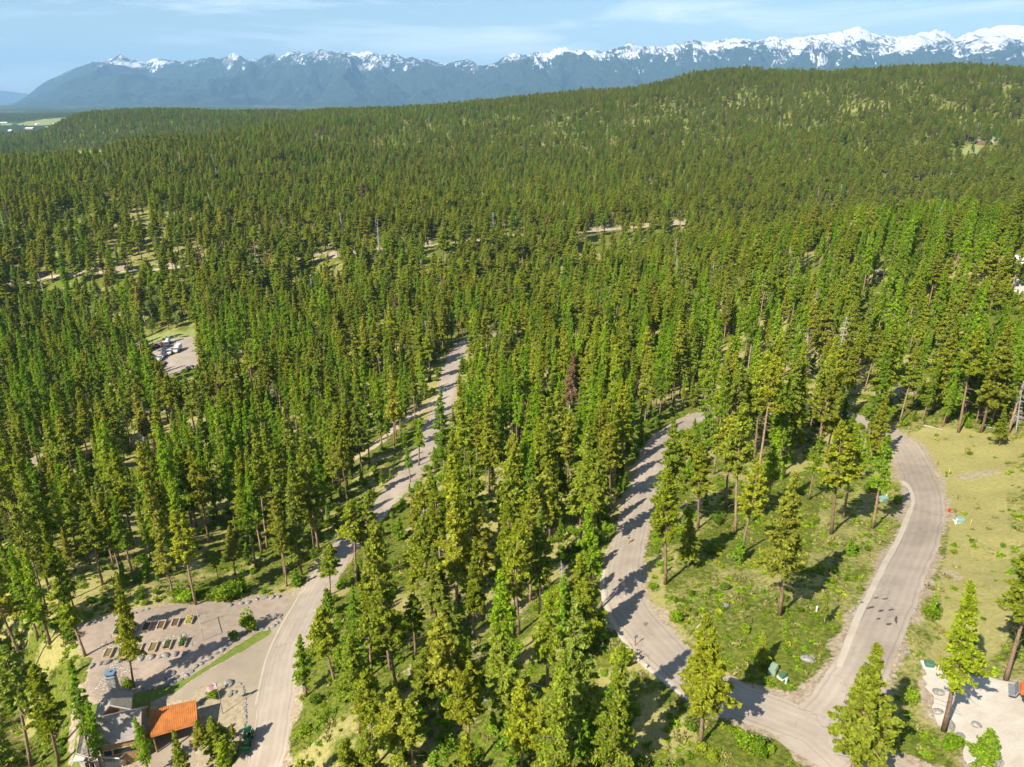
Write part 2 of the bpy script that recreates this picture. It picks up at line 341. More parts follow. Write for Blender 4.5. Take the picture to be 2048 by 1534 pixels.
# ------------------------------------------------------------------ the ground, one sheet out to the horizon
def build_ground():
    ny, nx = 760, 820
    Ys = np.exp(np.linspace(math.log(22), math.log(15000), ny)); U = np.linspace(-1.55, 1.55, nx)
    uu, yy = np.meshgrid(U, Ys); X = (uu * yy).ravel(); Y = yy.ravel()
    Z = height(X, Y)
    i, j = np.meshgrid(np.arange(ny - 1), np.arange(nx - 1), indexing='ij'); a = (i * nx + j).ravel()
    me = mesh('ground', np.c_[X, Y, Z], np.c_[a, a + 1, a + nx + 1, a + nx], True)
    d = roaddist(X, Y)
    nz = fbm(X / 6, Y / 6, 21); nz2 = fbm(X / 30, Y / 30, 33)
    dirt = smooth(-d + (nz - .5) * 4, -1.6, .3) * (Y < 900)
    dirt = np.maximum(dirt, smooth(fbm(X / 14, Y / 14, 77), .66, .78) * .7 * (Y < 260))
    hill = smooth(fbm(X / 60, Y / 60, 71), .56, .7) * (Y > 380) * .7
    dry = np.where(Y < 340, smooth(nz2 + (nz - .5) * .7, .38, .62) * .85, np.maximum(hill * .8, .30 + (nz - .5) * .7))
    dry = np.where(inpoly(X, Y, MEADOW), .95 + (nz - .5) * .6, dry)
    dry = np.where(inpoly(X, Y, INNER), -.02 + (nz2 - .45) * 1.6 + (nz - .5) * .6, dry)
    dry = np.where(inpoly(X, Y, DRY), .35 + nz * .4, dry)
    east = (X > 45) & (Y < 170) & (X / Y > .52); dry = np.where(east, np.maximum(dry, .35 + nz * .4), dry)
    dirt = np.where(inpoly(X, Y, DRY), np.maximum(dirt, smooth(nz, .56, .7) * .6), dirt)
    # sandy cut bank just above the hillside road
    hd = smooth(roaddist(X, Y - 9) * -1, -5, 0) * (Y > 400) * smooth(nz, .38, .55); dirt = np.maximum(dirt, hd)
    plain = smooth(Y, 2300, 3200)
    field = inpoly(X, Y, FIELD1) | inpoly(X, Y, HOMEYARD) | inpoly(X, Y, G([(30,248),(90,238),(142,235),(140,240),(120,250),(60,252)])) | inpoly(X, Y, G([(0,247),(30,246),(20,250),(0,251)])) | inpoly(X, Y, LOTG)
    farf = (fbm(X / 500, Y / 500, 91) > .70) & (Y > 6500)
    lawn = field * 1.0 + farf * .7
    for nm, v in (('dirt', dirt), ('dry', np.clip(dry, 0, 1)), ('plain', plain), ('lawn', lawn)):
        at_ = me.attributes.new(nm, 'FLOAT', 'POINT'); at_.data.foreach_set('value', np.asarray(v, np.float32))
    m, nt = newmat('forest_floor'); b, o = bsdf(nt, .95, .1)
    def attr(n):
        k = N(nt, 'ShaderNodeAttribute', attribute_name=n); return k.outputs['Fac']
    n1 = noise(nt, 1.6, 8, .72); n2 = noise(nt, .25, 5, .6); n3 = noise(nt, 7, 4, .7)
    green = ramp(nt, n1, [(.30, (.035, .052, .008)), (.45, (.082, .108, .014)), (.58, (.15, .168, .024)), (.75, (.23, .228, .048))])
    straw = ramp(nt, n1, [(.28, (.12, .12, .03)), (.45, (.235, .215, .075)), (.62, (.34, .30, .125)), (.75, (.43, .375, .20))])
    meadow = ramp(nt, n3, [(.3, (.17, .17, .04)), (.5, (.31, .285, .095)), (.7, (.42, .37, .165))])
    soil = ramp(nt, n1, [(.3, (.16, .12, .075)), (.5, (.31, .25, .175)), (.7, (.45, .385, .29))])
    straw = mix(nt, .5, straw, meadow)
    dryf = mth(nt, 'MULTIPLY_ADD', attr('dry'), 1.0); 
    dn = nt.nodes[-1] if False else None
    a1 = mth(nt, 'ADD', attr('dry'), mth(nt, 'MULTIPLY', mth(nt, 'SUBTRACT', n2, .5), 1.3))
    a1 = mth(nt, 'ADD', a1, mth(nt, 'MULTIPLY', mth(nt, 'SUBTRACT', n1, .5), 1.1))
    c = mix(nt, ramp(nt, a1, [(.3, 0.0), (.75, 1.0)]), green, straw)
    a2 = mth(nt, 'ADD', attr('dirt'), mth(nt, 'MULTIPLY', mth(nt, 'SUBTRACT', n1, .5), 1.2))
    c = mix(nt, ramp(nt, a2, [(.45, 0.0), (.75, 1.0)]), c, soil)
    pn = noise(nt, .045, 4, .7); pc = ramp(nt, pn, [(.35, (.015, .03, .012)), (.6, (.045, .07, .02))])
    c = mix(nt, attr('plain'), c, pc)
    c = mix(nt, attr('lawn'), c, mix(nt, n2, (.15, .20, .055), (.26, .27, .11)))
    nt.links.new(c, b.inputs['Base Color'])
    bump(nt, n1, .9, .25, b)
    return tag(link('ground', me, m), kind='structure')
build_ground()

# ------------------------------------------------------------------ the snowy range across the valley
SKYLINE = [(-500,215),(-100,214),(20,212),(35,205),(50,194),(90,165),(140,140),(185,124),(200,126),(240,109),(262,118),(290,124),(315,114),(345,122),(370,124),(425,114),(440,118),(468,106),(500,122),(545,108),(560,115),(580,104),(620,105),(645,98),
 (680,105),(735,101),(760,108),(795,108),(810,115),(850,118),(885,126),(905,126),(935,117),(965,132),(985,126),(1024,106),(1050,110),(1075,103),(1095,105),(1122,94),(1150,102),(1185,100),(1205,104),(1230,96),(1260,86),(1295,94),(1335,92),(1370,85),
 (1385,80),(1420,84),(1470,77),(1510,82),(1540,75),(1600,74),(1660,66),(1720,53),(1745,66),(1790,74),(1830,70),(1870,60),(1890,62),(1910,78),(1950,60),(2000,52),(2048,50),(2200,46),(2350,60),(2550,110)]
def build_mountains():
    nu, nv = 1100, 130
    sk = np.array(SKYLINE, float)
    rr = [ray(x, y) for x, y in SKYLINE]
    pxs = np.linspace(-420, 2500, nu); ys = np.interp(pxs, sk[:, 0], sk[:, 1]); ys = ys + (fbm(pxs / 11, pxs * 0, 31, 4, .65) - .5) * 9 * smooth(pxs, 120, 240)
    uv = np.array([ray(x, y) for x, y in zip(pxs, ys)])
    ys_s = np.convolve(np.pad(ys, 20, 'edge'), np.ones(41) / 41, 'valid')
    uv_s = np.array([ray(x, y) for x, y in zip(pxs, ys_s)])
    Dc = np.interp(pxs, [-420, 0, 1000, 2100, 2500], [21000, 20500, 19500, 17500, 17500])
    base_z = -70.0
    V = []; snow = []
    vv = np.r_[np.linspace(0, 1, nv - 16), 1 + np.linspace(.01, .25, 16)]
    crest = CAMZ + uv[:, 1] * Dc; crest_s = CAMZ + uv_s[:, 1] * Dc
    ue = uv[:, 0]
    sy = np.interp(pxs, [0, 200, 260, 420, 470, 520, 600, 700, 780, 850, 960, 1050, 1200, 1400, 1500, 1700, 2100], [112, 116, 120, 114, 122, 112, 118, 128, 128, 120, 118, 118, 122, 112, 112, 110, 112])
    sz = CAMZ + np.array([ray(x, y)[1] for x, y in zip(pxs, sy)]) * Dc
    for v in vv:
        Y = Dc - 6200 * (1 - v)
        X = ue * Y
        q = X / 1500; r = Y / 2600
        f = v ** 1.35 if v <= 1 else max(0, 1 - (v - 1) * 2.2)
        top = crest_s + (crest - crest_s) * (smooth(np.array(v), .78, 1) if v <= 1 else 1)
        z = base_z + (top - base_z) * f
        am = 4 * min(v, 1) * (1 - min(v, 1))
        warp = (fbm(X / 2600, Y / 2600, 44) - .5) * 1.6
        z = z + am * (ridged(q + warp, r * .55 + warp, 51, 5) - .62) * 900 * np.clip((top - base_z) / 900, .15, 1.6)
        z = z + am * (ridged(X / 420, Y / 700, 61, 3) - .6) * 130 * np.clip((top - base_z) / 900, .1, 1.3)
        if v > 1: z = z + (ridged(q * 2, r * 2, 15, 3) - .6) * 120
        z = np.where(v < 1, np.minimum(z, CAMZ + (uv[:, 1]) * Y - 0), z)
        V.append(np.c_[X, Y, z])
        gl = ridged(X / 520 + (fbm(X / 900, Y / 900, 12) - .5) * 2, Y / 1500, 83, 4)
        snow.append((z - sz) / 260.0 - (gl - .62) * 3.4 - .02 * (1 if v < 1 else 0))
    V = np.array(V); ny = len(vv)
    i, j = np.meshgrid(np.arange(ny - 1), np.arange(nu - 1), indexing='ij'); a = (i * nu + j).ravel()
    me = mesh('mountains', V.reshape(-1, 3), np.c_[a, a + 1, a + nu + 1, a + nu], True)
    k = me.attributes.new('snow', 'FLOAT', 'POINT'); k.data.foreach_set('value', np.array(snow).ravel().astype(np.float32))
    m, nt = newmat('alpine_slopes'); b, o = bsdf(nt, .9, .15)
    at_ = N(nt, 'ShaderNodeAttribute', attribute_name='snow').outputs['Fac']
    tc = N(nt, 'ShaderNodeTexCoord'); mp = N(nt, 'ShaderNodeMapping'); mp.inputs['Scale'].default_value = (1, .45, .6); nt.links.new(tc.outputs['Object'], mp.inputs[0])
    nz = noise(nt, .0042, 8, .72, vec=mp.outputs[0]); nf = noise(nt, .028, 5, .7, vec=mp.outputs[0])
    m2 = N(nt, 'ShaderNodeMapping'); m2.inputs['Scale'].default_value = (1, .22, .22); nt.links.new(tc.outputs['Object'], m2.inputs[0]); ng_ = noise(nt, .012, 8, .72, vec=m2.outputs[0], dist=.6)
    forest = ramp(nt, nf, [(.35, (.006, .014, .010)), (.65, (.035, .055, .026))])
    rock = ramp(nt, ng_, [(.35, (.045, .042, .05)), (.65, (.18, .15, .14))])
    s1 = mth(nt, 'ADD', at_, mth(nt, 'MULTIPLY', mth(nt, 'SUBTRACT', nz, .5), 3.2))
    c = mix(nt, ramp(nt, s1, [(.0, 0.0), (.45, 1.0)]), forest, rock)
    s2 = mth(nt, 'ADD', at_, mth(nt, 'MULTIPLY', mth(nt, 'SUBTRACT', nz, .5), 5.0))
    s2 = mth(nt, 'ADD', s2, mth(nt, 'MULTIPLY', mth(nt, 'SUBTRACT', nf, .5), 4.5))
    s2 = mth(nt, 'ADD', s2, mth(nt, 'MULTIPLY', mth(nt, 'SUBTRACT', ng_, .5), 9.0))
    c = mix(nt, ramp(nt, s2, [(.30, 0.0), (.48, 1.0)]), c, (.58, .60, .64))
    nt.links.new(c, b.inputs['Base Color']); bump(nt, nz, 1.0, 60, b)
    tag(link('mountains', me, m), kind='structure')
    # a lower, farther ridge seen past the end of the range
    xs = np.linspace(-700, 140, 60); V = []
    for v in np.linspace(0, 1.3, 20):
        Y = 30000 + 4000 * v
        for x in xs:
            ytop = 176 + 5 * math.sin(x / 40) + 14 * smooth(np.array(x), 0, 140) + 8 * float(fbm(np.array(x / 60), np.array(0.3), 4))
            u, t = ray(x, ytop); zt = CAMZ + t * 34000; f = v if v < 1 else 1 - (v - 1) * 2
            V.append((u * Y, Y, -70 + (zt + 70) * f + 80 * (float(fbm(np.array(x / 12), np.array(v * 5), 9)) - .5) * (1 - abs(2 * min(v, 1) - 1))))
    V = np.array(V); i, j = np.meshgrid(np.arange(19), np.arange(59), indexing='ij'); a = (i * 60 + j).ravel()
    tag(link('far_hills', mesh('far_hills', V, np.c_[a, a + 1, a + 61, a + 60], True), simple('far_slope', (.03, .05, .03), .9, .3, .002)), kind='structure')
    # valley floor beyond the ground sheet
    V = [(-30000, 14500, -60.5), (30000, 14500, -60.5), (36000, 38000, -72), (-36000, 38000, -72)]
    tag(link('valley_floor', mesh('valley_floor', V, [(0, 1, 2, 3)]), simple('valley_woods', (.05, .075, .03), .95, .3, .002)), kind='structure')
build_mountains()

# ------------------------------------------------------------------ air
def build_haze():
    bm = bmesh.new(); bmesh.ops.create_cube(bm, size=1)
    for v in bm.verts:
        v.co.x *= 90000; v.co.y = v.co.y * 46000 + 19000; v.co.z = -180 if v.co.z < 0 else 2250
    me = bpy.data.meshes.new('haze'); bm.to_mesh(me)
    m = bpy.data.materials.new('haze'); m.use_nodes = True; nt = m.node_tree; nt.nodes.clear()
    o = N(nt, 'ShaderNodeOutputMaterial'); pv = N(nt, 'ShaderNodeVolumePrincipled')
    pv.inputs['Color'].default_value = (.33, .63, 1.0, 1); pv.inputs['Density'].default_value = HAZE_D; pv.inputs['Anisotropy'].default_value = 0.0
    nt.links.new(pv.outputs[0], o.inputs['Volume'])
    tag(link('haze', me, m), kind='stuff')
HAZE_D = 3.9e-5
build_haze()
# ------------------------------------------------------------------ trees
def leafmat(name, stops, trans=.35, rough=.75):
    m, nt = newmat(name)
    oi = N(nt, 'ShaderNodeObjectInfo'); gi = N(nt, 'ShaderNodeNewGeometry')
    base = ramp(nt, oi.outputs['Random'], stops)
    v = mth(nt, 'MULTIPLY_ADD', gi.outputs['Random Per Island'], .8); nt.nodes[-1].inputs[2].default_value = .65
    r2 = mth(nt, 'MULTIPLY_ADD', mth(nt, 'FRACT', mth(nt, 'MULTIPLY', oi.outputs['Random'], 17.31)), .42); nt.nodes[-1].inputs[2].default_value = .84
    v = mth(nt, 'MULTIPLY', v, r2)
    hs = N(nt, 'ShaderNodeHueSaturation'); nt.links.new(base, hs.inputs['Color']); nt.links.new(v, hs.inputs['Value'])
    d = N(nt, 'ShaderNodeBsdfDiffuse'); t = N(nt, 'ShaderNodeBsdfTranslucent'); ms = N(nt, 'ShaderNodeMixShader'); o = N(nt, 'ShaderNodeOutputMaterial')
    nt.links.new(hs.outputs[0], d.inputs[0]); nt.links.new(hs.outputs[0], t.inputs[0]); ms.inputs[0].default_value = trans
    nt.links.new(d.outputs[0], ms.inputs[1]); nt.links.new(t.outputs[0], ms.inputs[2]); nt.links.new(ms.outputs[0], o.inputs[0])
    return m
M_PINE = leafmat('pine_needles', [(0, (.235, .285, .020)), (.25, (.29, .31, .024)), (.45, (.205, .275, .024)), (.7, (.32, .315, .036)), (.85, (.215, .27, .038)), (1, (.28, .325, .022))], .45)
M_LARCH = leafmat('larch_needles', [(0, (.19, .31, .014)), (.4, (.25, .38, .016)), (.75, (.16, .28, .016)), (1, (.32, .40, .022))], .5)
M_YOUNG = leafmat('young_needles', [(0, (.13, .25, .018)), (.5, (.20, .31, .022)), (1, (.12, .19, .02))], .4)
M_BUSH = leafmat('bush_leaves', [(0, (.15, .26, .016)), (.5, (.23, .33, .022)), (.8, (.12, .20, .018)), (1, (.32, .36, .03))], .45)
M_ASPEN = leafmat('aspen_leaves', [(0, (.20, .27, .06)), (.6, (.26, .31, .09)), (1, (.17, .25, .04))], .45)
M_RUST = leafmat('dead_needles', [(0, (.20, .11, .045)), (1, (.19, .13, .07))], .2)
def barkmat(name, c1, c2):
    m, nt = newmat(name); b, o = bsdf(nt, .9, .1); oi = N(nt, 'ShaderNodeObjectInfo')
    f = noise(nt, 3, 5, .7); c = ramp(nt, f, [(.3, c1), (.7, c2)])
    hs = N(nt, 'ShaderNodeHueSaturation'); nt.links.new(c, hs.inputs['Color'])
    v = mth(nt, 'MULTIPLY_ADD', oi.outputs['Random'], .6); nt.nodes[-1].inputs[2].default_value = .7
    nt.links.new(v, hs.inputs['Value']); nt.links.new(hs.outputs[0], b.inputs['Base Color']); return m
M_BARK = barkmat('pine_bark', (.13, .085, .055), (.36, .25, .17))
M_DEAD = barkmat('dead_wood', (.26, .24, .22), (.52, .49, .45))

class MB:
    def __init__(s): s.v = []; s.f = []; s.n = 0
    def add(s, V, F): s.v.append(np.asarray(V, float)); s.f += [tuple(int(i) + s.n for i in f) for f in F]; s.n += len(V)
    def tube(s, pts, rad, k=6, cap=True):
        pts = np.asarray(pts, float); n = len(pts); V = []
        for i in range(n):
            t = pts[min(i + 1, n - 1)] - pts[max(i - 1, 0)]; t /= (np.linalg.norm(t) + 1e-9)
            a = np.cross(t, (0, 0, 1)) if abs(t[2]) < .9 else np.cross(t, (1, 0, 0)); a /= np.linalg.norm(a); b = np.cross(t, a)
            for q in range(k):
                th = 2 * math.pi * q / k; V.append(pts[i] + rad[i] * (a * math.cos(th) + b * math.sin(th)))
        F = [(i * k + q, i * k + (q + 1) % k, (i + 1) * k + (q + 1) % k, (i + 1) * k + q) for i in range(n - 1) for q in range(k)]
        if cap: F += [tuple(range(k))[::-1], tuple((n - 1) * k + q for q in range(k))]
        s.add(V, F)
    def box(s, c, sz, rz=0, tilt=None):
        c = np.asarray(c, float); h = np.asarray(sz, float) / 2
        V = np.array([(x, y, z) for z in (-1, 1) for y in (-1, 1) for x in (-1, 1)]) * h
        if tilt is not None: V = V @ np.array(tilt).T
        cs, sn = math.cos(rz), math.sin(rz); V = np.c_[V[:, 0] * cs - V[:, 1] * sn, V[:, 0] * sn + V[:, 1] * cs, V[:, 2]] + c
        s.add(V, [(0, 2, 3, 1), (4, 5, 7, 6), (0, 1, 5, 4), (2, 6, 7, 3), (0, 4, 6, 2), (1, 3, 7, 5)])
    def hexa(s, V): s.add(V, [(0, 3, 2, 1), (4, 5, 6, 7), (0, 1, 5, 4), (1, 2, 6, 5), (2, 3, 7, 6), (3, 0, 4, 7)])
    def mesh(s, name, sm=False): return mesh(name, np.vstack(s.v), s.f, sm)
    def obj(s, name, mat, parent=None, sm=False): return link(name, s.mesh(name, sm), mat, parent)

def quads(C, size, rng, flat=.5, aspect=1.0, droop=0):
    """leaf-sized faces round the points C"""
    n = len(C); size = np.broadcast_to(size, n)
    nr = rng.normal(size=(n, 3)); nr[:, 2] = np.abs(nr[:, 2]) + flat; nr /= np.linalg.norm(nr, axis=1)[:, None]
    a = rng.normal(size=(n, 3)); a[:, 2] -= droop; a -= nr * (a * nr).sum(1)[:, None]; a /= np.linalg.norm(a, axis=1)[:, None]; b = np.cross(nr, a)
    a = a * (size * .5)[:, None] * aspect; b = b * (size * .5)[:, None]
    j = 1 + rng.normal(size=(n, 4)) * .18
    V = np.stack([C - a * j[:, :1] - b * .7, C + a * .2 - b * j[:, 1:2], C + a * j[:, 2:3] + b * .3, C - a * .3 + b * j[:, 3:4]], 1).reshape(-1, 3)
    return V, np.arange(4 * n).reshape(n, 4)
def make_conifer(seed, h=24, cb=.42, R=3.2, nb=105, shape='pine', q=5, per=5, ls=.5, stubs=10):
    rng = np.random.default_rng(seed)
    tr = MB(); n = 9; t = np.linspace(0, 1, n); bend = rng.normal(size=2) * .35
    px = np.c_[bend[0] * np.sin(t * 2.6) * t, bend[1] * np.sin(t * 2.2 + 1) * t, t * h * .985]
    r0 = .0088 * h + .02; rad = r0 * (1 - t) ** .75 + .03; rad[0] *= 1.3; px[0, 2] = -.8
    tr.tube(px, rad, 7)
    def axis(z): return np.array([np.interp(z, px[:, 2], px[:, 0]), np.interp(z, px[:, 2], px[:, 1]), z])
    C = []; SZ = []; asym = rng.uniform(0, 6.28)
    ks = [rng.uniform(.75, 1.2) for _ in range(14)]
    for i in range(nb):
        u = (i + rng.uniform(0, 1)) / nb; 
        zz = cb + (1 - cb) * (u ** .92)
        z = zz * h; v = (zz - cb) / (1 - cb)
        if shape == 'pine': prof = (math.sin(min(1, v * 3.0 + .28) * math.pi / 2)) * (1 - v) ** .72
        elif shape == 'fir': prof = (math.sin(min(1, v * 5 + .5) * math.pi / 2)) * (1 - v) ** .9
        elif shape == 'larch': prof = (math.sin(min(1, v * 2.2 + .35) * math.pi / 2)) * (1 - v) ** .8 * (.7 + .5 * rng.uniform())
        else: prof = (1 - v) ** .85
        th = rng.uniform(0, 6.28)
        r = R * prof * rng.uniform(.62, 1.12) * (1 + .18 * math.cos(th - asym)) * ks[int(v * 13.9)] + .12
        rise = {'pine': .28 - .25 * (1 - v), 'fir': .10 - .30 * (1 - v), 'larch': .02 - .25 * (1 - v), 'young': .25}[shape] * r
        a = axis(z); d = np.array([math.cos(th), math.sin(th), 0])
        tip = a + d * r + np.array([0, 0, rise])
        mid = a + d * r * .55 + np.array([0, 0, rise * .35 + .08 * r])
        if r > .7: tr.tube([a, mid, tip], [.02 + .012 * r, .02 + .006 * r, .012], 3, False)
        m = max(5, int(per * (r + .35) * rng.uniform(.7, 1.25)))
        lo = .34 if shape == 'pine' else .12
        s = lo + (1.02 - lo) * rng.uniform(0, 1, m) ** .8
        if shape == 'pine': s = np.round(s * 5) / 5 + rng.normal(0, .055, m)
        perp = np.array([-d[1], d[0], 0]); fan = (.34 if shape == 'fir' else .26) * (r + .3) * (1.15 - s).clip(.12, 1) * np.where(s > .2, 1, .5)
        lat = rng.uniform(-1, 1, m) * fan
        mid_ = (1 - s)[:, None] ** 2 * a + 2 * ((1 - s) * s)[:, None] * mid + (s ** 2)[:, None] * tip
        c = mid_ + perp * lat[:, None] + rng.normal(size=(m, 3)) * np.array([.09, .09, .07 if shape != 'pine' else .13])
        if shape == 'larch': c[:, 2] -= rng.uniform(0, .28, m)
        if shape == 'fir': c[:, 2] -= np.abs(lat) * .35
        C.append(c); SZ.append(rng.uniform(.55, 1.25, m) * ls * (.8 + .2 * min(1, r / 1.5)))
    # leader
    for z in np.linspace(.94, 1.0, 5): C.append(axis(z * h)[None] + rng.normal(size=(6, 3)) * .10); SZ.append(np.full(6, ls * .7))
    for i in range(stubs):
        z = rng.uniform(cb * .5, cb * 1.3) * h; th = rng.uniform(0, 6.28); l = rng.uniform(.5, 2.2); a = axis(z)
        tr.tube([a, a + np.array([math.cos(th) * l * .6, math.sin(th) * l * .6, .05]), a + np.array([math.cos(th) * l, math.sin(th) * l, -.15 * l])], [.035, .025, .012], 3, False)
    V, F = quads(np.vstack(C), np.hstack(SZ), rng, .35 if shape != 'larch' else .1, 1.9 if shape != 'larch' else 2.1, .8 if shape == 'larch' else 0)
    return tr, V, F
def make_snag(seed, h=22, nb=70, R=2.6):
    rng = np.random.default_rng(seed); tr = MB(); t = np.linspace(0, 1, 9)
    px = np.c_[np.sin(t * 3) * .25, np.cos(t * 2) * .25, t * h]; px[0, 2] = -.6
    tr.tube(px, .26 * (1 - t) + .03, 6); br = MB()
    for i in range(nb):
        v = rng.uniform(.2, .98); z = v * h; th = rng.uniform(0, 6.28); r = R * (1 - v) ** .7 * rng.uniform(.4, 1.1) + .2
        a = np.array([np.interp(z, px[:, 2], px[:, 0]), np.interp(z, px[:, 2], px[:, 1]), z]); d = np.array([math.cos(th), math.sin(th), 0])
        tip = a + d * r + np.array([0, 0, -.12 * r])
        br.tube([a, a + d * r * .5 + np.array([0, 0, .1 * r]), tip], [.05, .035, .015], 3, False)
        for k in range(3):
            s = rng.uniform(.4, .9); p = a + (tip - a) * s; e = rng.normal(size=3) * .45
            br.tube([p, p + e], [.02, .01], 3, False)
    return tr, br
def make_round(seed, R=1.3, H=2.0, n=420, ls=.32, trunk=0.0, lobes=7):
    rng = np.random.default_rng(seed); C = []
    for k in range(lobes):
        th = rng.uniform(0, 6.28); rr = R * rng.uniform(.0, .55); c = np.array([math.cos(th) * rr, math.sin(th) * rr, trunk + H * rng.uniform(.3, .72)])
        s = np.array([R * .55, R * .55, H * .3]) * rng.uniform(.7, 1.15)
        p = rng.normal(size=(n // lobes, 3)); p /= np.linalg.norm(p, axis=1)[:, None]; p *= rng.uniform(.55, 1.05, (len(p), 1))
        C.append(c + p * s)
    C = np.vstack(C); C[:, 2] = np.maximum(C[:, 2], trunk * .7 + .05)
    V, F = quads(C, rng.uniform(.6, 1.2, len(C)) * ls, rng, .25)
    tr = MB()
    for k in range(5):
        th = rng.uniform(0, 6.28); e = np.array([math.cos(th) * R * .45, math.sin(th) * R * .45, trunk + H * .55])
        tr.tube([(0, 0, -.3), (e[0] * .15, e[1] * .15, trunk * .6 + .1), e], [.03 + .018 * (trunk + H) * .8, .03 + .01 * H, .02], 5)
    return tr, V, F
def hideproto(o): COL.objects.unlink(o)
KIND = {}
def add_kind(kind, variants, leaf, bark):
    out = []
    for tr, V, F in variants:
        tm = tr.mesh(kind + '_trunk', True); tm.materials.append(bark)
        cm = mesh(kind + '_crown', V, F); cm.materials.append(leaf); out.append((tm, cm))
    KIND[kind] = out
add_kind('pine', [make_conifer(s, 24, cb, R, nb, sh, 0, pr_ * 1.35, .30, 26) for s, cb, R, nb, sh, pr_ in ((1, .42, 3.4, 105, 'pine', 26), (2, .34, 3.7, 130, 'fir', 21), (3, .50, 3.3, 92, 'pine', 26), (4, .28, 3.5, 140, 'fir', 20), (5, .40, 2.9, 105, 'pine', 24), (6, .56, 3.0, 80, 'pine', 26), (7, .20, 3.8, 150, 'fir', 20), (8, .46, 2.7, 95, 'fir', 22), (9, .33, 2.5, 110, 'fir', 22))], M_PINE, M_BARK)
add_kind('larch', [make_conifer(s, 24, cb, R, nb, 'larch', 0, 26, .255, 20) for s, cb, R, nb in ((11, .26, 3.1, 120), (12, .36, 2.7, 105), (13, .16, 3.3, 135), (14, .44, 2.6, 92), (15, .24, 2.3, 110), (16, .32, 2.0, 100))], M_LARCH, M_BARK)
add_kind('young', [make_conifer(s, 6, .06, R, nb, 'young', 0, 20, .24, 0) for s, R, nb in ((21, 1.35, 66), (22, 1.05, 60), (23, 1.6, 74), (24, .9, 60))], M_YOUNG, M_BARK)
add_kind('bush', [make_round(s, R, H, 700, .25) for s, R, H in ((31, 1.4, 1.7), (32, 1.2, 2.2), (33, 1.7, 1.6), (34, 1.1, 1.3))], M_BUSH, M_BARK)
add_kind('aspen', [make_round(s, 3.2, 8.5, 2200, .38, 3.5, 14) for s in (41, 42, 43)], M_ASPEN, M_DEAD)
KIND['rust'] = [(KIND['pine'][4][0].copy(), KIND['pine'][4][1].copy()), (KIND['larch'][1][0].copy(), KIND['larch'][1][1].copy())]
for a, b in KIND['rust']: b.materials.clear(); b.materials.append(M_RUST); a.materials.clear(); a.materials.append(M_DEAD)
KIND['snag'] = []
for s in (51, 52, 53):
    t_, b_ = make_snag(s, 22, 75 + 10 * (s - 51), 2.7 - .3 * (s - 51))
    tm = t_.mesh('snag_trunk', True); tm.materials.append(M_DEAD); bmm = b_.mesh('snag_branches'); bmm.materials.append(M_DEAD); KIND['snag'].append((tm, bmm))
BASEH = dict(pine=24, larch=24, young=6, bush=2, aspen=12, rust=24, snag=22)
NAMES = dict(pine='pine_tree', larch='larch_tree', young='young_conifer', bush='bush', aspen='aspen_tree', rust='dying_pine', snag='dead_tree')
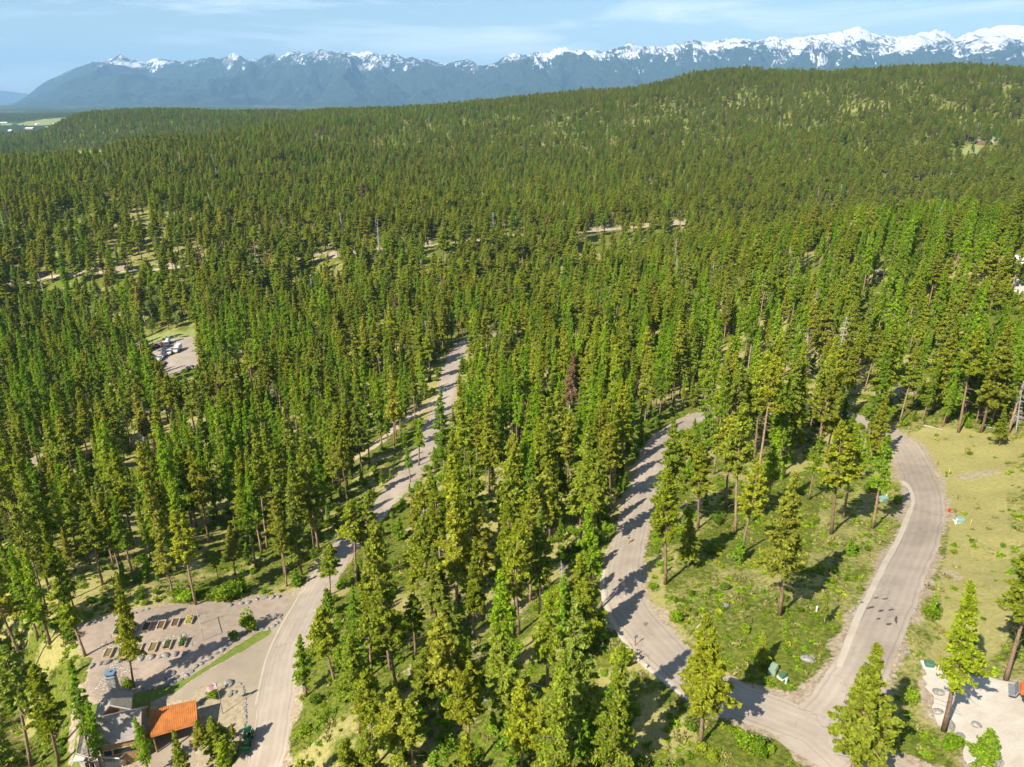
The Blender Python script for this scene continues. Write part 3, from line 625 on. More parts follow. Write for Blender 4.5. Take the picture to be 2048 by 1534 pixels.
# ------------------------------------------------------------------ where each tree stands
# kind, variant, foot of trunk, tip (both as seen in the photograph), label
HAND = [
 ('pine',1,1558,1237,1592,945,'largest broad olive pine standing in the grass inside the loop road'),
 ('pine',4,1331,1169,1338,940,'slim olive pine with bare lower trunk beside the left arm of the loop'),
 ('pine',1,1352,1048,1348,836,'tall ragged olive pine rising against the bend of the loop road'),
 ('pine',2,1482,1111,1512,926,'narrow pine on a long bare orange trunk inside the loop road'),
 ('pine',2,1471,1067,1487,805,'very tall bare-trunked pine behind the narrow one inside the loop'),
 ('pine',0,1662,1071,1684,842,'straight pine with flat rounded crown and long bare trunk inside the loop'),
 ('larch',3,1687,1036,1712,846,'larch leaning right just behind the straight flat-crowned pine in the loop'),
 ('larch',3,1744,1060,1780,868,'bright larch on a long pale trunk beside the concrete gutter'),
 ('larch',3,1533,1021,1556,862,'green-topped larch with clear trunk in the middle of the loop grass'),
 ('pine',4,1397,1055,1402,884,'yellowish small-crowned pine just inside the left arm of the loop'),
 ('pine',6,1376,1136,1382,1024,'short dark bushy pine casting a round shadow inside the loop'),
 ('pine',5,1452,1013,1466,826,'bare-trunked pine with high crown near the top of the loop'),
 ('larch',3,1617,1000,1644,872,'larch with a curved trunk near the top of the loop'),
 ('pine',5,1917,864,1962,655,'tall leaning pine with bare trunk at the upper end of the dry meadow'),
 ('pine',6,1998,894,2004,812,'small dark spruce-like tree at the corner of the dry meadow'),
 ('larch',1,1888,1461,1942,1162,'bright green leaning larch on the edge of the pale gravel pad'),
 ('pine',2,2012,1359,2056,1090,'pine on a bare grey leaning trunk at the right picture edge'),
 ('pine',6,1704,1548,1757,1287,'broad bushy pine in the foreground at the road junction'),
 ('pine',1,1401,1493,1414,1228,'ragged pine with bare trunk below the near bend of the loop'),
 ('young',2,1962,1531,1980,1458,'dense young fir growing out over the gravel pad'),
 ('pine',6,1523,1334,1528,1258,'young dark pine behind the green cabinets by the junction'),
 ('pine',8,1648,1250,1656,1184,'narrow young fir beside the right arm of the loop'),
 ('young',0,1700,1115,1702,1076,'little pointed fir standing alone on the dry bank inside the loop'),
 ('pine',3,268,1376,233,1143,'slim pine standing in the gravel garden between raised beds and lawn'),
 ('pine',1,97,1128,46,955,'large dark pine leaning left with long bare trunk, far left'),
 ('pine',2,392,1209,342,1024,'leaning pine with bare trunk at the far edge of the gravel garden'),
 ('pine',0,207,1176,166,1010,'broad brownish pine in the wood left of the gravel garden'),
 ('larch',3,270,1168,229,992,'larch with a clean pale trunk in the wood behind the garden'),
 ('pine',4,171,1312,112,1157,'pine leaning left at the left end of the gravel garden'),
 ('larch',4,78,1283,22,1092,'yellowish larch leaning left beside the wood edge left of the garden'),
 ('larch',4,102,1292,52,1100,'thin yellow-green larch just right of its leaning twin'),
 ('pine',5,64,1536,4,1290,'leaning bare-trunked pine in the near left corner'),
 ('pine',4,119,1532,66,1330,'shorter pine right of the leaning one in the near left corner'),
 ('larch',1,183,1540,140,1322,'bright larch left of the log house deck'),
 ('larch',0,203,1542,172,1400,'smaller larch touching the deck of the log house'),
 ('larch',0,300,1552,268,1432,'bright green larch in front of the log house porch'),
 ('pine',3,447,1532,420,1434,'dense yellow-green conical pine right of the rust-roofed carport'),
 ('pine',3,406,1498,392,1440,'low dark pine squeezed between carport and conical pine'),
 ('pine',5,1038,1271,1012,1005,'tall pine with dead lower branches at the centre between the roads'),
 ('larch',3,1180,1239,1176,1010,'larch at the left kerb of the loop, throwing shade over the walkers'),
 ('pine',3,1166,1306,1160,1110,'pine just left of the lower loop bend'),
 ('pine',0,864,1227,846,1030,'pine with paired trunks midway between the roads'),
 ('pine',6,872,1237,866,1092,'dark dense pine beside the paired trunks'),
 ('pine',0,795,1384,757,1160,'broad olive pine leaning left near the long road'),
 ('pine',2,902,1359,886,1205,'pine with double trunk and thin crown between the roads'),
 ('pine',4,900,1445,882,1230,'slender pine with long pale trunk below the double-trunked one'),
 ('pine',1,1016,1464,990,1246,'pine with forked-looking trunk over the fallen log'),
 ('pine',0,946,1417,922,1285,'rounded yellow-olive pine in the lower wood'),
 ('pine',5,942,1540,925,1345,'bare dark-trunked pine at the bottom edge, mid wood'),
 ('pine',6,1107,1494,1124,1316,'bushy yellow-olive pine right of the fallen log'),
 ('larch',1,1095,1391,1100,1178,'big bright larch left of the near loop bend'),
 ('larch',0,1020,1351,998,1140,'bright larch immediately left of the tall central pine'),
 ('larch',4,1128,1330,1130,1150,'slim larch standing right against the big bright larch'),
 ('pine',1,722,1461,700,1270,'broad pine at the shoulder of the long road, lower left wood'),
 ('pine',2,746,1540,728,1352,'pine with slim grey trunk near the bottom edge'),
 ('pine',0,802,1540,790,1378,'broad yellow-olive pine at the bottom edge beside a yellow bush'),
 ('pine',4,828,1542,818,1400,'pine just right of the broad one at the bottom edge'),
 ('pine',4,858,1461,850,1300,'narrow dark pine in the lower wood'),
 ('pine',2,832,1313,820,1190,'small-crowned pine above the narrow dark one'),
 ('young',0,1196,1512,1190,1412,'spindly young pine on a thin pale stem in the near clearing'),
 ('pine',2,675,1388,644,1210,'olive pine leaning left over the verge of the long road'),
 ('larch',4,613,1393,600,1271,'thin sparse larch at the very edge of the long road'),
 ('pine',5,713,1172,700,1000,'bare-trunked pine, left stem of the group hiding the long road'),
 ('pine',4,727,1166,752,980,'dark-topped pine in the group hiding the long road'),
 ('larch',3,742,1162,775,1040,'pale larch, right stem of the group hiding the long road'),
 ('larch',2,890,947,884,778,'dense bright larch on the near verge where the long road narrows'),
 ('larch',3,838,931,838,838,'sparse larch in front of the sunlit stretch of the long road'),
 ('larch',3,821,965,812,893,'small sparse larch at the bright widening of the long road'),
 ('pine',0,660,1190,660,1088,'pine leaning over the far verge of the long road'),
 ('snag',0,1572,588,1581,493,'tall bleached dead tree standing on the right slope'),
 ('rust',0,682,838,682,742,'rust-brown dying pine among the green ones left of the long road'),
 ('rust',1,316,960,306,876,'reddish dying tree in the wood at the left'),
 ('snag',1,850,715,850,640,'greyish dead pine near the upper end of the long road'),
 ('snag',2,1126,1285,1122,1120,'grey dead stem with bare twigs among the larches'),
 ('snag',1,245,905,238,815,'grey leafless tree in the wood by the creek track'),
 ('snag',2,290,900,285,800,'second grey leafless tree right beside the creek track'),
 ('snag',0,2030,870,2042,760,'dead grey trunk among pines above the meadow'),
 ('bush',0,457,1198,457,1160,'round bright green bush beside the far gravel edge'),
 ('bush',3,372,1205,372,1172,'small round yellow-green bush behind the raised beds'),
 ('bush',1,497,1262,499,1228,'leafy shrub inside the boulder ring by the driveway'),
 ('bush',2,467,1276,467,1262,'low grey-green shrub left of the leafy one by the driveway'),
 ('bush',1,258,1378,256,1358,'shrub beside the chimney of the log house'),
 ('bush',1,430,1398,430,1378,'green shrub under the flag pole'),
 ('bush',2,1700,1115,1700,1100,'rounded bush on the dry bank inside the loop'),
 ('bush',0,1490,1500,1490,1470,'dark bush on the lower verge by the junction'),
 ('pine',6,464,1476,462,1446,'dark rounded bush beside the green tractor'),
 ('bush',0,783,1490,783,1440,'bright yellow bush at the bottom of the wood between the roads'),
 ('bush',0,1858,1235,1858,1212,'round bush on the strip right of the loop road'),
 ('bush',1,1240,1330,1240,1290,'bushy green mound at the near verge of the loop'),
]
PROTECT = [(500,1500),(530,1500),(560,1480),(530,1440),(552,1400),(590,1350),(568,1314),(590,1290),(598,1246),(615,1200),(640,1170),(655,1150),(700,1080),(780,1000),(775,975),(800,970),(848,900),(872,850),(888,800),
 (880,825),(902,760),(902,735),(917,715),(928,692),(335,705),(352,690),(370,720),(345,735),(385,690),(360,745),(320,670),(370,665),(240,1260),(300,1250),(380,1240),(215,1300),(260,1298),(330,1290),(420,1280),(480,1230),(540,1215),(250,1340),(330,1330),(300,1360),(220,1340),
 (230,1400),(280,1440),(345,1430),(240,1470),(200,1440),(350,1410),(420,1340),(470,1320),(360,1370),(500,1470),(430,1390),(450,1420),(470,1400),(1243,1120),(1250,1180),(1230,1150),(1270,1090),(1265,1050),(1280,1000),(1297,950),(1290,920),(1320,885),(1340,860),(1385,838),(1410,830),(1290,1260),(1330,1300),(1360,1320),(1400,1360),(1450,1390),
 (1500,1420),(1540,1440),(1580,1410),(1620,1460),(1650,1420),(1700,1400),(1730,1300),(1760,1230),(1800,1180),(1820,1120),(1840,1060),(1850,1000),(1840,950),(1820,900),(1700,830),(1690,1500),(1640,1500),(1770,1530),(1850,1180),(1545,1341),(1565,1357),(1857,1329),(1767,997),(1917,1040),(1897,1018),(1894,950),
 (1900,900),(1950,900),(1950,950),(1960,1020),(1980,1100),(1950,1180),(1900,1250),(1930,1300),(1980,1250),(1900,1130),(1950,1400),(2000,1450),(2030,1400),(1900,1380),(1620,1150),(1520,1180),(1450,1200),(1420,1120),(1590,1300),(1640,1330),(1680,1180),(1430,1250),(1730,1080),(1560,1120),
 (1181,462),(1230,458),(1290,451),(1350,448),(1200,460),(1260,455),(600,521),(640,517),(680,511),(860,492),(900,488),(90,556),(30,567),(140,550),(200,545),(160,303),(180,303),(200,303),(1930,301),(1955,294),(1965,285),(1985,282),(1990,290),(2040,580),(2036,560),(30,250),(60,244),(100,240),(1760,548),(1455,670)]
PROTECT += [(x, float(np.interp(x, [1150, 1181, 1242, 1318, 1375], [468, 462, 457, 450, 448]))) for x in range(1160, 1376, 26)]
PROTECT += [(x, float(np.interp(x, [89, 154, 253], [556, 549, 542]))) for x in range(110, 250, 45)] + [(x, 522 - (x - 581) * .1) for x in range(600, 690, 32)] + [(x, 492 - (x - 858) * .11) for x in range(870, 915, 26)]
for _y in range(690, 1000, 24):
    PROTECT.append((float(np.interp(_y, [680, 700, 735, 800, 850, 900, 955, 1015], [938, 917, 902, 888, 870, 848, 812, 760])), _y))
PROTECT += [(745,895),(780,865),(815,838),(715,912),(850,815),(775,1000),(812,950),(760,1022),(715,1065),(682,1108),(662,1132),(795,975),(785,1012)]
PR = []
for px, py in PROTECT:
    g = ground_at(px, py); PR.append((px, py, g[1]))
PR = np.array(PR)
def blocks(X, Y, Z, h, r):
    """does a tree here stand in front of open ground that the photograph shows clear"""
    out = np.zeros(len(X), bool)
    bx, by, dp = project(X, Y, Z); tx, ty, _ = project(X, Y, Z + h); ux, uy, _ = project(X, Y, Z + h * .35)
    for px, py, yy in PR:
        t = np.clip((by - py) / np.maximum(by - ty, 1), 0, 1); cx = bx + (tx - bx) * t
        wpx = r * FPX / dp * np.where(t < .3, .25, np.where(t > .85, .5, 1.0)) + 1
        out |= (Y < yy - 1) & (py > ty - 2) & (py < by + 2) & (np.abs(px - cx) < wpx)
    return out
def visible(X, Y, Z, h):
    tx, ty, dp = project(X, Y, Z + h * .75)
    return (tx > -5) & (tx < IMW + 5) & (ty > 0) & (ty < IMH + 5) & (dp > 0)

HB = []                                                                  # placed by hand
for k, v, bx, by, tx, ty, lab in HAND:
    a, b = ray(bx, by)
    p = ground_at(bx, min(by, 1590)); z = hz(p[0], p[1]); Y = p[1]
    if k == 'bush': h = (CAMZ - math.tan(dep(ty)) * Y) - z; h = max(h, .8) ; lean = 0
    else:
        h = (CAMZ - math.tan(dep(ty)) * Y) - z; xt = ray(tx, ty)[0] * Y
        lean = max(-.13, min(.13, math.atan2(xt - p[0], h)))
    HB.append((k, v, p[0], Y, z, h, lean, lab))
hbx = np.array([h[2] for h in HB]); hby = np.array([h[3] for h in HB]); hbt = np.array([h[0] in ('pine', 'larch') for h in HB])
LOOPPOLY = np.vstack([G([(1300,900),(1250,1150),(1300,1260),(1450,1380),(1600,1400),(1780,1200),(1845,1020),(1800,900),(1650,825),(1450,832)])])

def scatter(cell, y0, y1, seed, umax=.98):
    rng = np.random.default_rng(seed); out = []
    rows = np.arange(y0, y1, cell)
    for y in rows:
        xm = umax * y + 26; xs = np.arange(-xm, xm, cell)
        out.append(np.c_[xs + rng.uniform(-.46, .46, len(xs)) * cell, y + rng.uniform(-.46, .46, len(xs)) * cell])
    return np.vstack(out), rng
VERGE = G([(838,965),(760,1060),(690,1150),(640,1240),(622,1330),(700,1340),(800,1200),(900,1060),(960,930),(945,840),(925,760),(905,820),(880,890)])
TOWNP = G([(0,243),(30,243),(100,236),(142,235),(140,241),(115,250),(112,262),(60,266),(20,272),(-40,270),(-40,243)])
def TOWN(X, Y): return inpoly(X, Y, TOWNP)
def woods():
    res = []
    for cell, y0, y1, sd_ in ((5.3, 24, 420, 1), (6.6, 420, 1200, 2), (8.2, 1200, 2750, 3), (14.0, 2750, 6800, 4)):
        P, rng = scatter(cell, y0, y1, sd_, .95 if y0 < 100 else .82)
        X, Y = P[:, 0], P[:, 1]
        d = roaddist(X, Y); keep = np.full(len(X), .69 if y0 < 100 else .92)
        dens = fbm(X / 38, Y / 38, 300); keep = keep * np.where(dens < .40, .45, 1)
        bpx, bpy, _ = project(X, Y, base_h(X, Y))
        low = (bpy > 1130) & (bpx > 600) & (bpx < 1330); keep = np.where(low, .42, keep); keep = np.where(inpoly(X, Y, VERGE), .5, keep)
        keep = np.where((bpy > 1150) & (bpx < 520) & (Y < 150), .34, keep); keep = np.where((bpy > 1320) & (bpx < 340), .12, keep)
        keep = np.where((bpx > 1840) & (bpy > 930), .0, keep); keep = np.where((bpx > 2060) & (bpy > 900) & (Y > 70), .5, keep)
        keep = np.where(inpoly(X, Y, LOOPPOLY), np.where(bpy < 960, .62, 0), keep)
        keep = np.where(inpoly(X, Y, MEADOW) | inpoly(X, Y, PAD), 0, keep)
        keep = np.where(inpoly(X, Y, DRY), .62, keep); keep = np.where(inpoly(X, Y, DRY2), .78, keep)
        keep = np.where(inpoly(X, Y, FIELD1) | inpoly(X, Y, HOMEYARD) | inpoly(X, Y, LOTG), 0, keep)
        keep = np.where((bpx > 1320) & (bpx < 1900) & (bpy > 1400), .0, keep)
        keep = np.where((bpx > 1330) & (bpy > 520) & (bpy < 830) & (Y < 420), keep * .6, keep)
        keep = np.where((Y > 560) & (Y < 1700) & (fbm(X / 55, Y / 90, 808) < .44), keep * .55, keep)
        m = (rng.uniform(size=len(X)) < keep) & (d > 2.2)
        if y0 > 2700: m &= (X / Y < -.08) & (fbm(X / 260, Y / 520, 911) < .6) & ~TOWN(X, Y)
        if y0 < 100:
            dd = np.hypot(X[:, None] - hbx[None, hbt], Y[:, None] - hby[None, hbt]).min(1); m &= dd > 4.2
        X, Y = X[m], Y[m]; Z = height(X, Y)
        bpx, bpy, _ = project(X, Y, Z)
        lp = np.where(Y < 420, .36, .13) + (fbm(X / 60, Y / 60, 401) - .5) * np.where(Y < 420, 1.7, .8)
        lp = lp + np.where((Y > 300) & (Y < 480), .15, 0) + np.where((Y > 1350) & (bpx < 1000), .22, 0)
        u = rng.uniform(size=len(X))
        kind = np.where(u < lp, 1, 0)
        kind = np.where(rng.uniform(size=len(X)) < .010, 5, kind); kind = np.where(rng.uniform(size=len(X)) < .004, 4, kind)
        asp = (bpx > 130) & (bpx < 420) & (bpy > 600) & (bpy < 672); kind = np.where(asp & (rng.uniform(size=len(X)) < .6), 3, kind)
        small = np.where(rng.uniform(size=len(X)) < .30, rng.uniform(.35, .85, len(X)), 1.0)
        s = rng.normal(1.0, .13, len(X)).clip(.68, 1.3) * small
        s = np.where(Y > 1200, s * .95, s)
        h = s * np.where(kind == 3, 12, np.where(kind == 5, 20, 24))
        bl = blocks(X, Y, Z, h, np.where(kind == 1, 2.6, 3.2))
        X, Y, Z, kind, s = X[~bl], Y[~bl], Z[~bl], kind[~bl], s[~bl]
        res.append(np.c_[X, Y, Z, kind, s])
    return np.vstack(res)
WOODS = woods()
def low_growth():
    P, rng = scatter(3.0, 26, 330, 9, .9); X, Y = P[:, 0], P[:, 1]
    d = roaddist(X, Y); n1 = fbm(X / 16, Y / 16, 501)
    keep = np.where(n1 > .52, .5, .12); keep = np.where(inpoly(X, Y, MEADOW) | inpoly(X, Y, PAD), 0.0, keep)
    bpx, bpy, _ = project(X, Y, base_h(X, Y))
    keep = np.where(inpoly(X, Y, INNER), .06, keep); keep = np.where(((d > .9) & (d < 5) & (bpx < 1330)) | inpoly(X, Y, VERGE), keep + .32, keep)
    keep = np.where((bpx > 1850) & (bpx < 1910) & (bpy > 1050) & (bpy < 1540), .55, keep)
    keep = np.where((bpx > 1880) & (bpy > 930) & (bpy < 1320), .0, keep)
    keep = np.where((bpx > 1160) & (bpx < 1330) & (bpy > 1280), .5, keep)
    m = (rng.uniform(size=len(X)) < keep) & (d > 1.0) & ~inpoly(X, Y, YARD) & ~inpoly(X, Y, HOUSE)
    X, Y = X[m], Y[m]; Z = height(X, Y); kind = np.where(rng.uniform(size=len(X)) < .42, 0, 1)
    s = rng.uniform(.35, 1.25, len(X)); s = np.where(kind == 1, rng.uniform(.5, 1.3, len(X)), s)
    bpx, bpy, _ = project(X, Y, Z)
    bl = blocks(X, Y, Z, np.where(kind == 0, 6, 2.0) * s, np.where(kind == 0, 1.3, 1.5) * s)
    return np.c_[X, Y, Z, kind, s][~bl]
LOWG = low_growth()

def side(px, py, X, Y):
    if inpoly(np.array([X]), np.array([Y]), LOOPPOLY)[0]: return 'inside the loop road'
    lx = np.interp(-Y, -R_LEFT[::-1, 1] if R_LEFT[0, 1] > R_LEFT[-1, 1] else -R_LEFT[::-1, 1], R_LEFT[::-1, 0]) if False else float(np.interp(Y, R_LEFT[:, 1], R_LEFT[:, 0]))
    if Y > 440: return 'across the valley'
    if Y > R_LEFT[-1, 1]: return 'in the wood beyond both roads' if px < 1250 else 'on the slope behind the loop road'
    if X < lx: return 'left of the long road' if Y > 105 else 'near the log house'
    if px > 1230 and Y > 185: return 'on the slope behind the loop road'
    if px > 1850: return 'right of the loop road'
    if px > 1330 and py > 1400: return 'below the junction'
    return 'between the two roads'
USED = {}
_ONES = 'zero one two three four five six seven eight nine ten eleven twelve thirteen fourteen fifteen sixteen seventeen eighteen nineteen'.split()
_TENS = '_ _ twenty thirty forty fifty sixty seventy eighty ninety'.split()
def numword(v, nd):
    v = min(99.0, max(0.0, v)); n = round(v * nd) / nd; i = int(n); f = n - i
    t = _ONES[i] if i < 20 else _TENS[i // 10] + ('-' + _ONES[i % 10] if i % 10 else '')
    return t + {0: '', .25: '-and-a-quarter', .5: '-and-a-half', .75: '-and-three-quarters'}[f]
def autolabel(kind, X, Y, Z, h):
    tx, ty, _ = project(X, Y, Z + h); bx, by, _ = project(X, Y, Z)
    size = {'pine': ('small', 'medium', 'tall', 20, 25.5), 'larch': ('small', 'medium', 'tall', 20, 25.5), 'young': ('low', 'young', 'bushy', 3, 5), 'bush': ('low', 'rounded', 'big', 1.3, 2.1),
            'snag': ('', 'grey', 'tall', 8, 21), 'rust': ('small', 'medium', 'tall', 20, 25), 'aspen': ('small', 'round', 'broad', 9, 12.5)}[kind]
    adj = size[0] if h < size[3] else size[1] if h < size[4] else size[2]
    what = {'pine': 'olive pine', 'larch': 'bright larch', 'young': 'green conifer', 'bush': 'leafy bush', 'snag': 'leafless tree', 'rust': 'rust-brown pine', 'aspen': 'pale leafy tree'}[kind]
    fx, fy = tx / IMW * 100, ty / IMH * 100
    for nd in (1, 2, 4):
        lab = f"{adj} {what} {side(bx, by, X, Y)}, tip {numword(fx, nd)} percent across, {numword(fy, nd)} down".strip()
        if lab not in USED: break
    else: return None
    USED[lab] = 1; return lab
GROUPS = dict(pine='pines of the forest', larch='larches of the forest', young='young conifers of the undergrowth', bush='bushes of the undergrowth', snag='dead trees in the forest', rust='dying rust-coloured pines', aspen='pale leafy trees by the creek')
CATS = dict(pine='pine tree', larch='larch tree', young='young tree', bush='bush', snag='dead tree', rust='dying tree', aspen='leafy tree')
PARTN = dict(snag=('trunk', 'bare_crown'), bush=('stems', 'crown'))
def put_tree(kind, v, x, y, z, h, lean=0.0, label=None, rot=None, wide=1.0):
    tm, cm = KIND[kind][v % len(KIND[kind])]; s = h / BASEH[kind]
    e = empty(NAMES[kind], (x, y, z - .05), label, CATS[kind], GROUPS[kind])
    e.rotation_euler = Matrix.Rotation(lean, 4, 'Y').to_euler()
    e.rotation_euler = (Matrix.Rotation(lean, 4, 'Y') @ Matrix.Rotation(random.uniform(0, 6.28) if rot is None else rot, 4, 'Z')).to_euler()
    e.scale = (s * wide, s * wide, s)
    a, b = PARTN.get(kind, ('trunk', 'crown'))
    link(a, tm, None, e); link(b, cm, None, e)
    return e
for k, v, x, y, z, h, lean, lab in HB:
    wd = (1.0 if 'conical' in lab else 1.25) if k == 'young' else 1.0
    if k in ('pine', 'larch'): wd = min(1.4, max(.85, (24 / h) ** .5)) * (1.15 if 'conical' in lab else .8 if h < 12 else 1) * (.68 if 'slim pine' in lab else .72 if 'deck' in lab or 'porch' in lab else 1.12)
    if k == 'bush': wd = max(.9, min(1.5, 1.7 / h))
    put_tree(k, v, x, y, z, h, lean, lab, wide=wd)

KN = {0: 'pine', 1: 'larch', 3: 'aspen', 4: 'rust', 5: 'snag'}
def joined(kind, i):
    tm, cm = KIND[kind][i]; bm = bmesh.new(); bm.from_mesh(tm)
    n1 = len(bm.faces); bm.from_mesh(cm); bm.faces.ensure_lookup_table()
    for f in bm.faces[n1:]: f.material_index = 1
    me = bpy.data.meshes.new(kind + '_whole'); bm.to_mesh(me); bm.free()
    me.materials.append(tm.materials[0]); me.materials.append(cm.materials[0]); return me
def instancer(name, P, rots, scl, idx, protos, label=None):
    pc = bpy.data.collections.new(name + '_kinds')
    for i, me in enumerate(protos): pc.objects.link(bpy.data.objects.new('%s_kind_%02d' % (name, i), me))
    me = bpy.data.meshes.new(name); me.vertices.add(len(P)); me.vertices.foreach_set('co', np.asarray(P, np.float32).ravel())
    a = me.attributes.new('rots', 'FLOAT_VECTOR', 'POINT'); a.data.foreach_set('vector', np.asarray(rots, np.float32).ravel())
    a = me.attributes.new('scl', 'FLOAT_VECTOR', 'POINT'); a.data.foreach_set('vector', np.asarray(scl, np.float32).ravel())
    a = me.attributes.new('idx', 'INT', 'POINT'); a.data.foreach_set('value', np.asarray(idx, np.int32))
    o = link(name, me); o['kind'] = 'stuff'
    if label: o['label'] = label
    ng = bpy.data.node_groups.new(name + '_scatter', 'GeometryNodeTree')
    ng.interface.new_socket('Geometry', in_out='INPUT', socket_type='NodeSocketGeometry'); ng.interface.new_socket('Geometry', in_out='OUTPUT', socket_type='NodeSocketGeometry')
    gi = ng.nodes.new('NodeGroupInput'); go = ng.nodes.new('NodeGroupOutput'); ip = ng.nodes.new('GeometryNodeInstanceOnPoints')
    ci = ng.nodes.new('GeometryNodeCollectionInfo'); ci.inputs['Collection'].default_value = pc; ci.inputs['Separate Children'].default_value = True; ci.inputs['Reset Children'].default_value = True
    def na(n, t):
        k = ng.nodes.new('GeometryNodeInputNamedAttribute'); k.data_type = t; k.inputs['Name'].default_value = n; return k.outputs['Attribute']
    er = ng.nodes.new('FunctionNodeEulerToRotation'); ln = ng.links.new
    ln(gi.outputs[0], ip.inputs['Points']); ln(ci.outputs[0], ip.inputs['Instance']); ip.inputs['Pick Instance'].default_value = True
    ln(na('idx', 'INT'), ip.inputs['Instance Index']); ln(na('rots', 'FLOAT_VECTOR'), er.inputs[0]); ln(er.outputs[0], ip.inputs['Rotation']); ln(na('scl', 'FLOAT_VECTOR'), ip.inputs['Scale'])
    ln(ip.outputs[0], go.inputs[0]); md = o.modifiers.new('scatter', 'NODES'); md.node_group = ng
    return o
def plant_woods():
    W = WOODS; vis = visible(W[:, 0], W[:, 1], W[:, 2], W[:, 4] * 24)
    tx, ty, dp = project(W[:, 0], W[:, 1], W[:, 2] + 14 * W[:, 4]); big = W[:, 4] / dp * vis
    single = np.zeros(len(W), bool)
    for k, most in ((0, 300), (1, 300), (3, 30), (4, 18), (5, 30)):
        most -= sum(1 for h in HB if h[0] == KN[k])
        idx = np.where(W[:, 3] == k)[0]; idx = idx[np.argsort(-big[idx])][:most]; idx = idx[(big[idx] > 0)]
        single[idx] = True
    for i_ in np.where(single)[0]:
        X, Y, Z, k, s = W[i_]; k = KN[int(k)]; h = s * BASEH[k]; lab = autolabel(k, X, Y, Z, h)
        if lab is None: single[i_] = False; continue
        put_tree(k, random.randrange(9), X, Y, Z, h, random.gauss(0, .025), lab, wide=random.uniform(.82, 1.08))
    R = W[~single]; protos = []; start = {}
    for k in (0, 1, 3, 4, 5): start[k] = len(protos); protos += [joined(KN[k], i) for i in range(len(KIND[KN[k]]))]
    n = len(R); kk = R[:, 3].astype(int); cnt = np.array([len(KIND[KN[k]]) for k in kk]); idx = np.array([start[k] for k in kk]) + (RNG.integers(0, 1000, n) % cnt)
    rots = np.c_[RNG.normal(0, .03, n), RNG.normal(0, .03, n), RNG.uniform(0, 6.28, n)]
    far = R[:, 1] > 400; wd_ = np.where(far, 1.36, 1.02) * RNG.uniform(.88, 1.15, n); sv = np.c_[R[:, 4] * wd_, R[:, 4] * wd_, R[:, 4] * np.where(far, .86, .97)]
    instancer('forest', R[:, :3] - [0, 0, .1], rots, sv, idx, protos, 'forest of conifers covering the valley and the far hills')
    V = LOWG; vis = visible(V[:, 0], V[:, 1], V[:, 2], V[:, 4]); _, _, dp = project(V[:, 0], V[:, 1], V[:, 2]); big = V[:, 4] / dp * vis
    single = np.zeros(len(V), bool)
    for k, nm, most in ((0, 'young', 290), (1, 'bush', 280)):
        idx = np.where(V[:, 3] == k)[0]; idx = idx[np.argsort(-big[idx])][:most]; single[idx[big[idx] > 0]] = True
    for i_ in np.where(single)[0]:
        X, Y, Z, k, s = V[i_]; k = 'young' if k == 0 else 'bush'; h = s * BASEH[k]; lab = autolabel(k, X, Y, Z, h)
        if lab is None: single[i_] = False; continue
        put_tree(k, random.randrange(4), X, Y, Z, h, 0, lab)
    R = V[~single]; n = len(R)
    # small plants and tufts that no one could count
    P, rng = scatter(1.15, 26, 190, 77, .86); X, Y = P[:, 0], P[:, 1]; d = roaddist(X, Y)
    nz = fbm(X / 7, Y / 7, 601); keep = np.where(nz > .52, .55, .12); keep = np.where(inpoly(X, Y, MEADOW), .05, keep)
    m = (rng.uniform(size=len(X)) < keep) & (d > .7) & ~inpoly(X, Y, HOUSE) & ~inpoly(X, Y, PAD) & ~inpoly(X, Y, LAWN) & ~inpoly(X, Y, YARD)
    X, Y = X[m], Y[m]; Z = height(X, Y); n2 = len(X)
    pr = [joined('young', i) for i in range(3)] + [joined('bush', i) for i in range(4)]
    tufts = []
    for s in (71, 72, 73):
        rg = np.random.default_rng(s); C = np.c_[rg.normal(0, .32, 60), rg.normal(0, .32, 60), rg.uniform(.0, .28, 60)]
        Vq, Fq = quads(C, rg.uniform(.12, .34, 60), rg, .2, 1.6); me = mesh('tuft', Vq, Fq); me.materials.append(M_BUSH if s < 73 else M_STRAW); tufts.append(me)
    pr += tufts
    PP = np.vstack([R[:, :3], np.c_[X, Y, Z]]); ii = np.r_[np.where(R[:, 3] == 0, RNG.integers(0, 3, n), 3 + RNG.integers(0, 4, n)), np.where(RNG.uniform(size=n2) < .07, 3 + RNG.integers(0, 4, n2), 7 + RNG.integers(0, 3, n2))]
    ss = np.r_[R[:, 4], RNG.uniform(.5, 1.25, n2)]; ss[n:] = np.where(ii[n:] < 7, ss[n:] * .45, ss[n:])
    rots = np.c_[np.zeros(n + n2), np.zeros(n + n2), RNG.uniform(0, 6.28, n + n2)]
    instancer('undergrowth', PP, rots, np.c_[ss, ss, ss], ii, pr, 'low plants, saplings and tufts covering the forest floor')
    print('WOODS', len(W), 'LOW', len(V), 'TUFTS', n2)
M_STRAW = leafmat('dry_grass', [(0, (.27, .245, .08)), (1, (.20, .21, .06))], .3)
plant_woods()
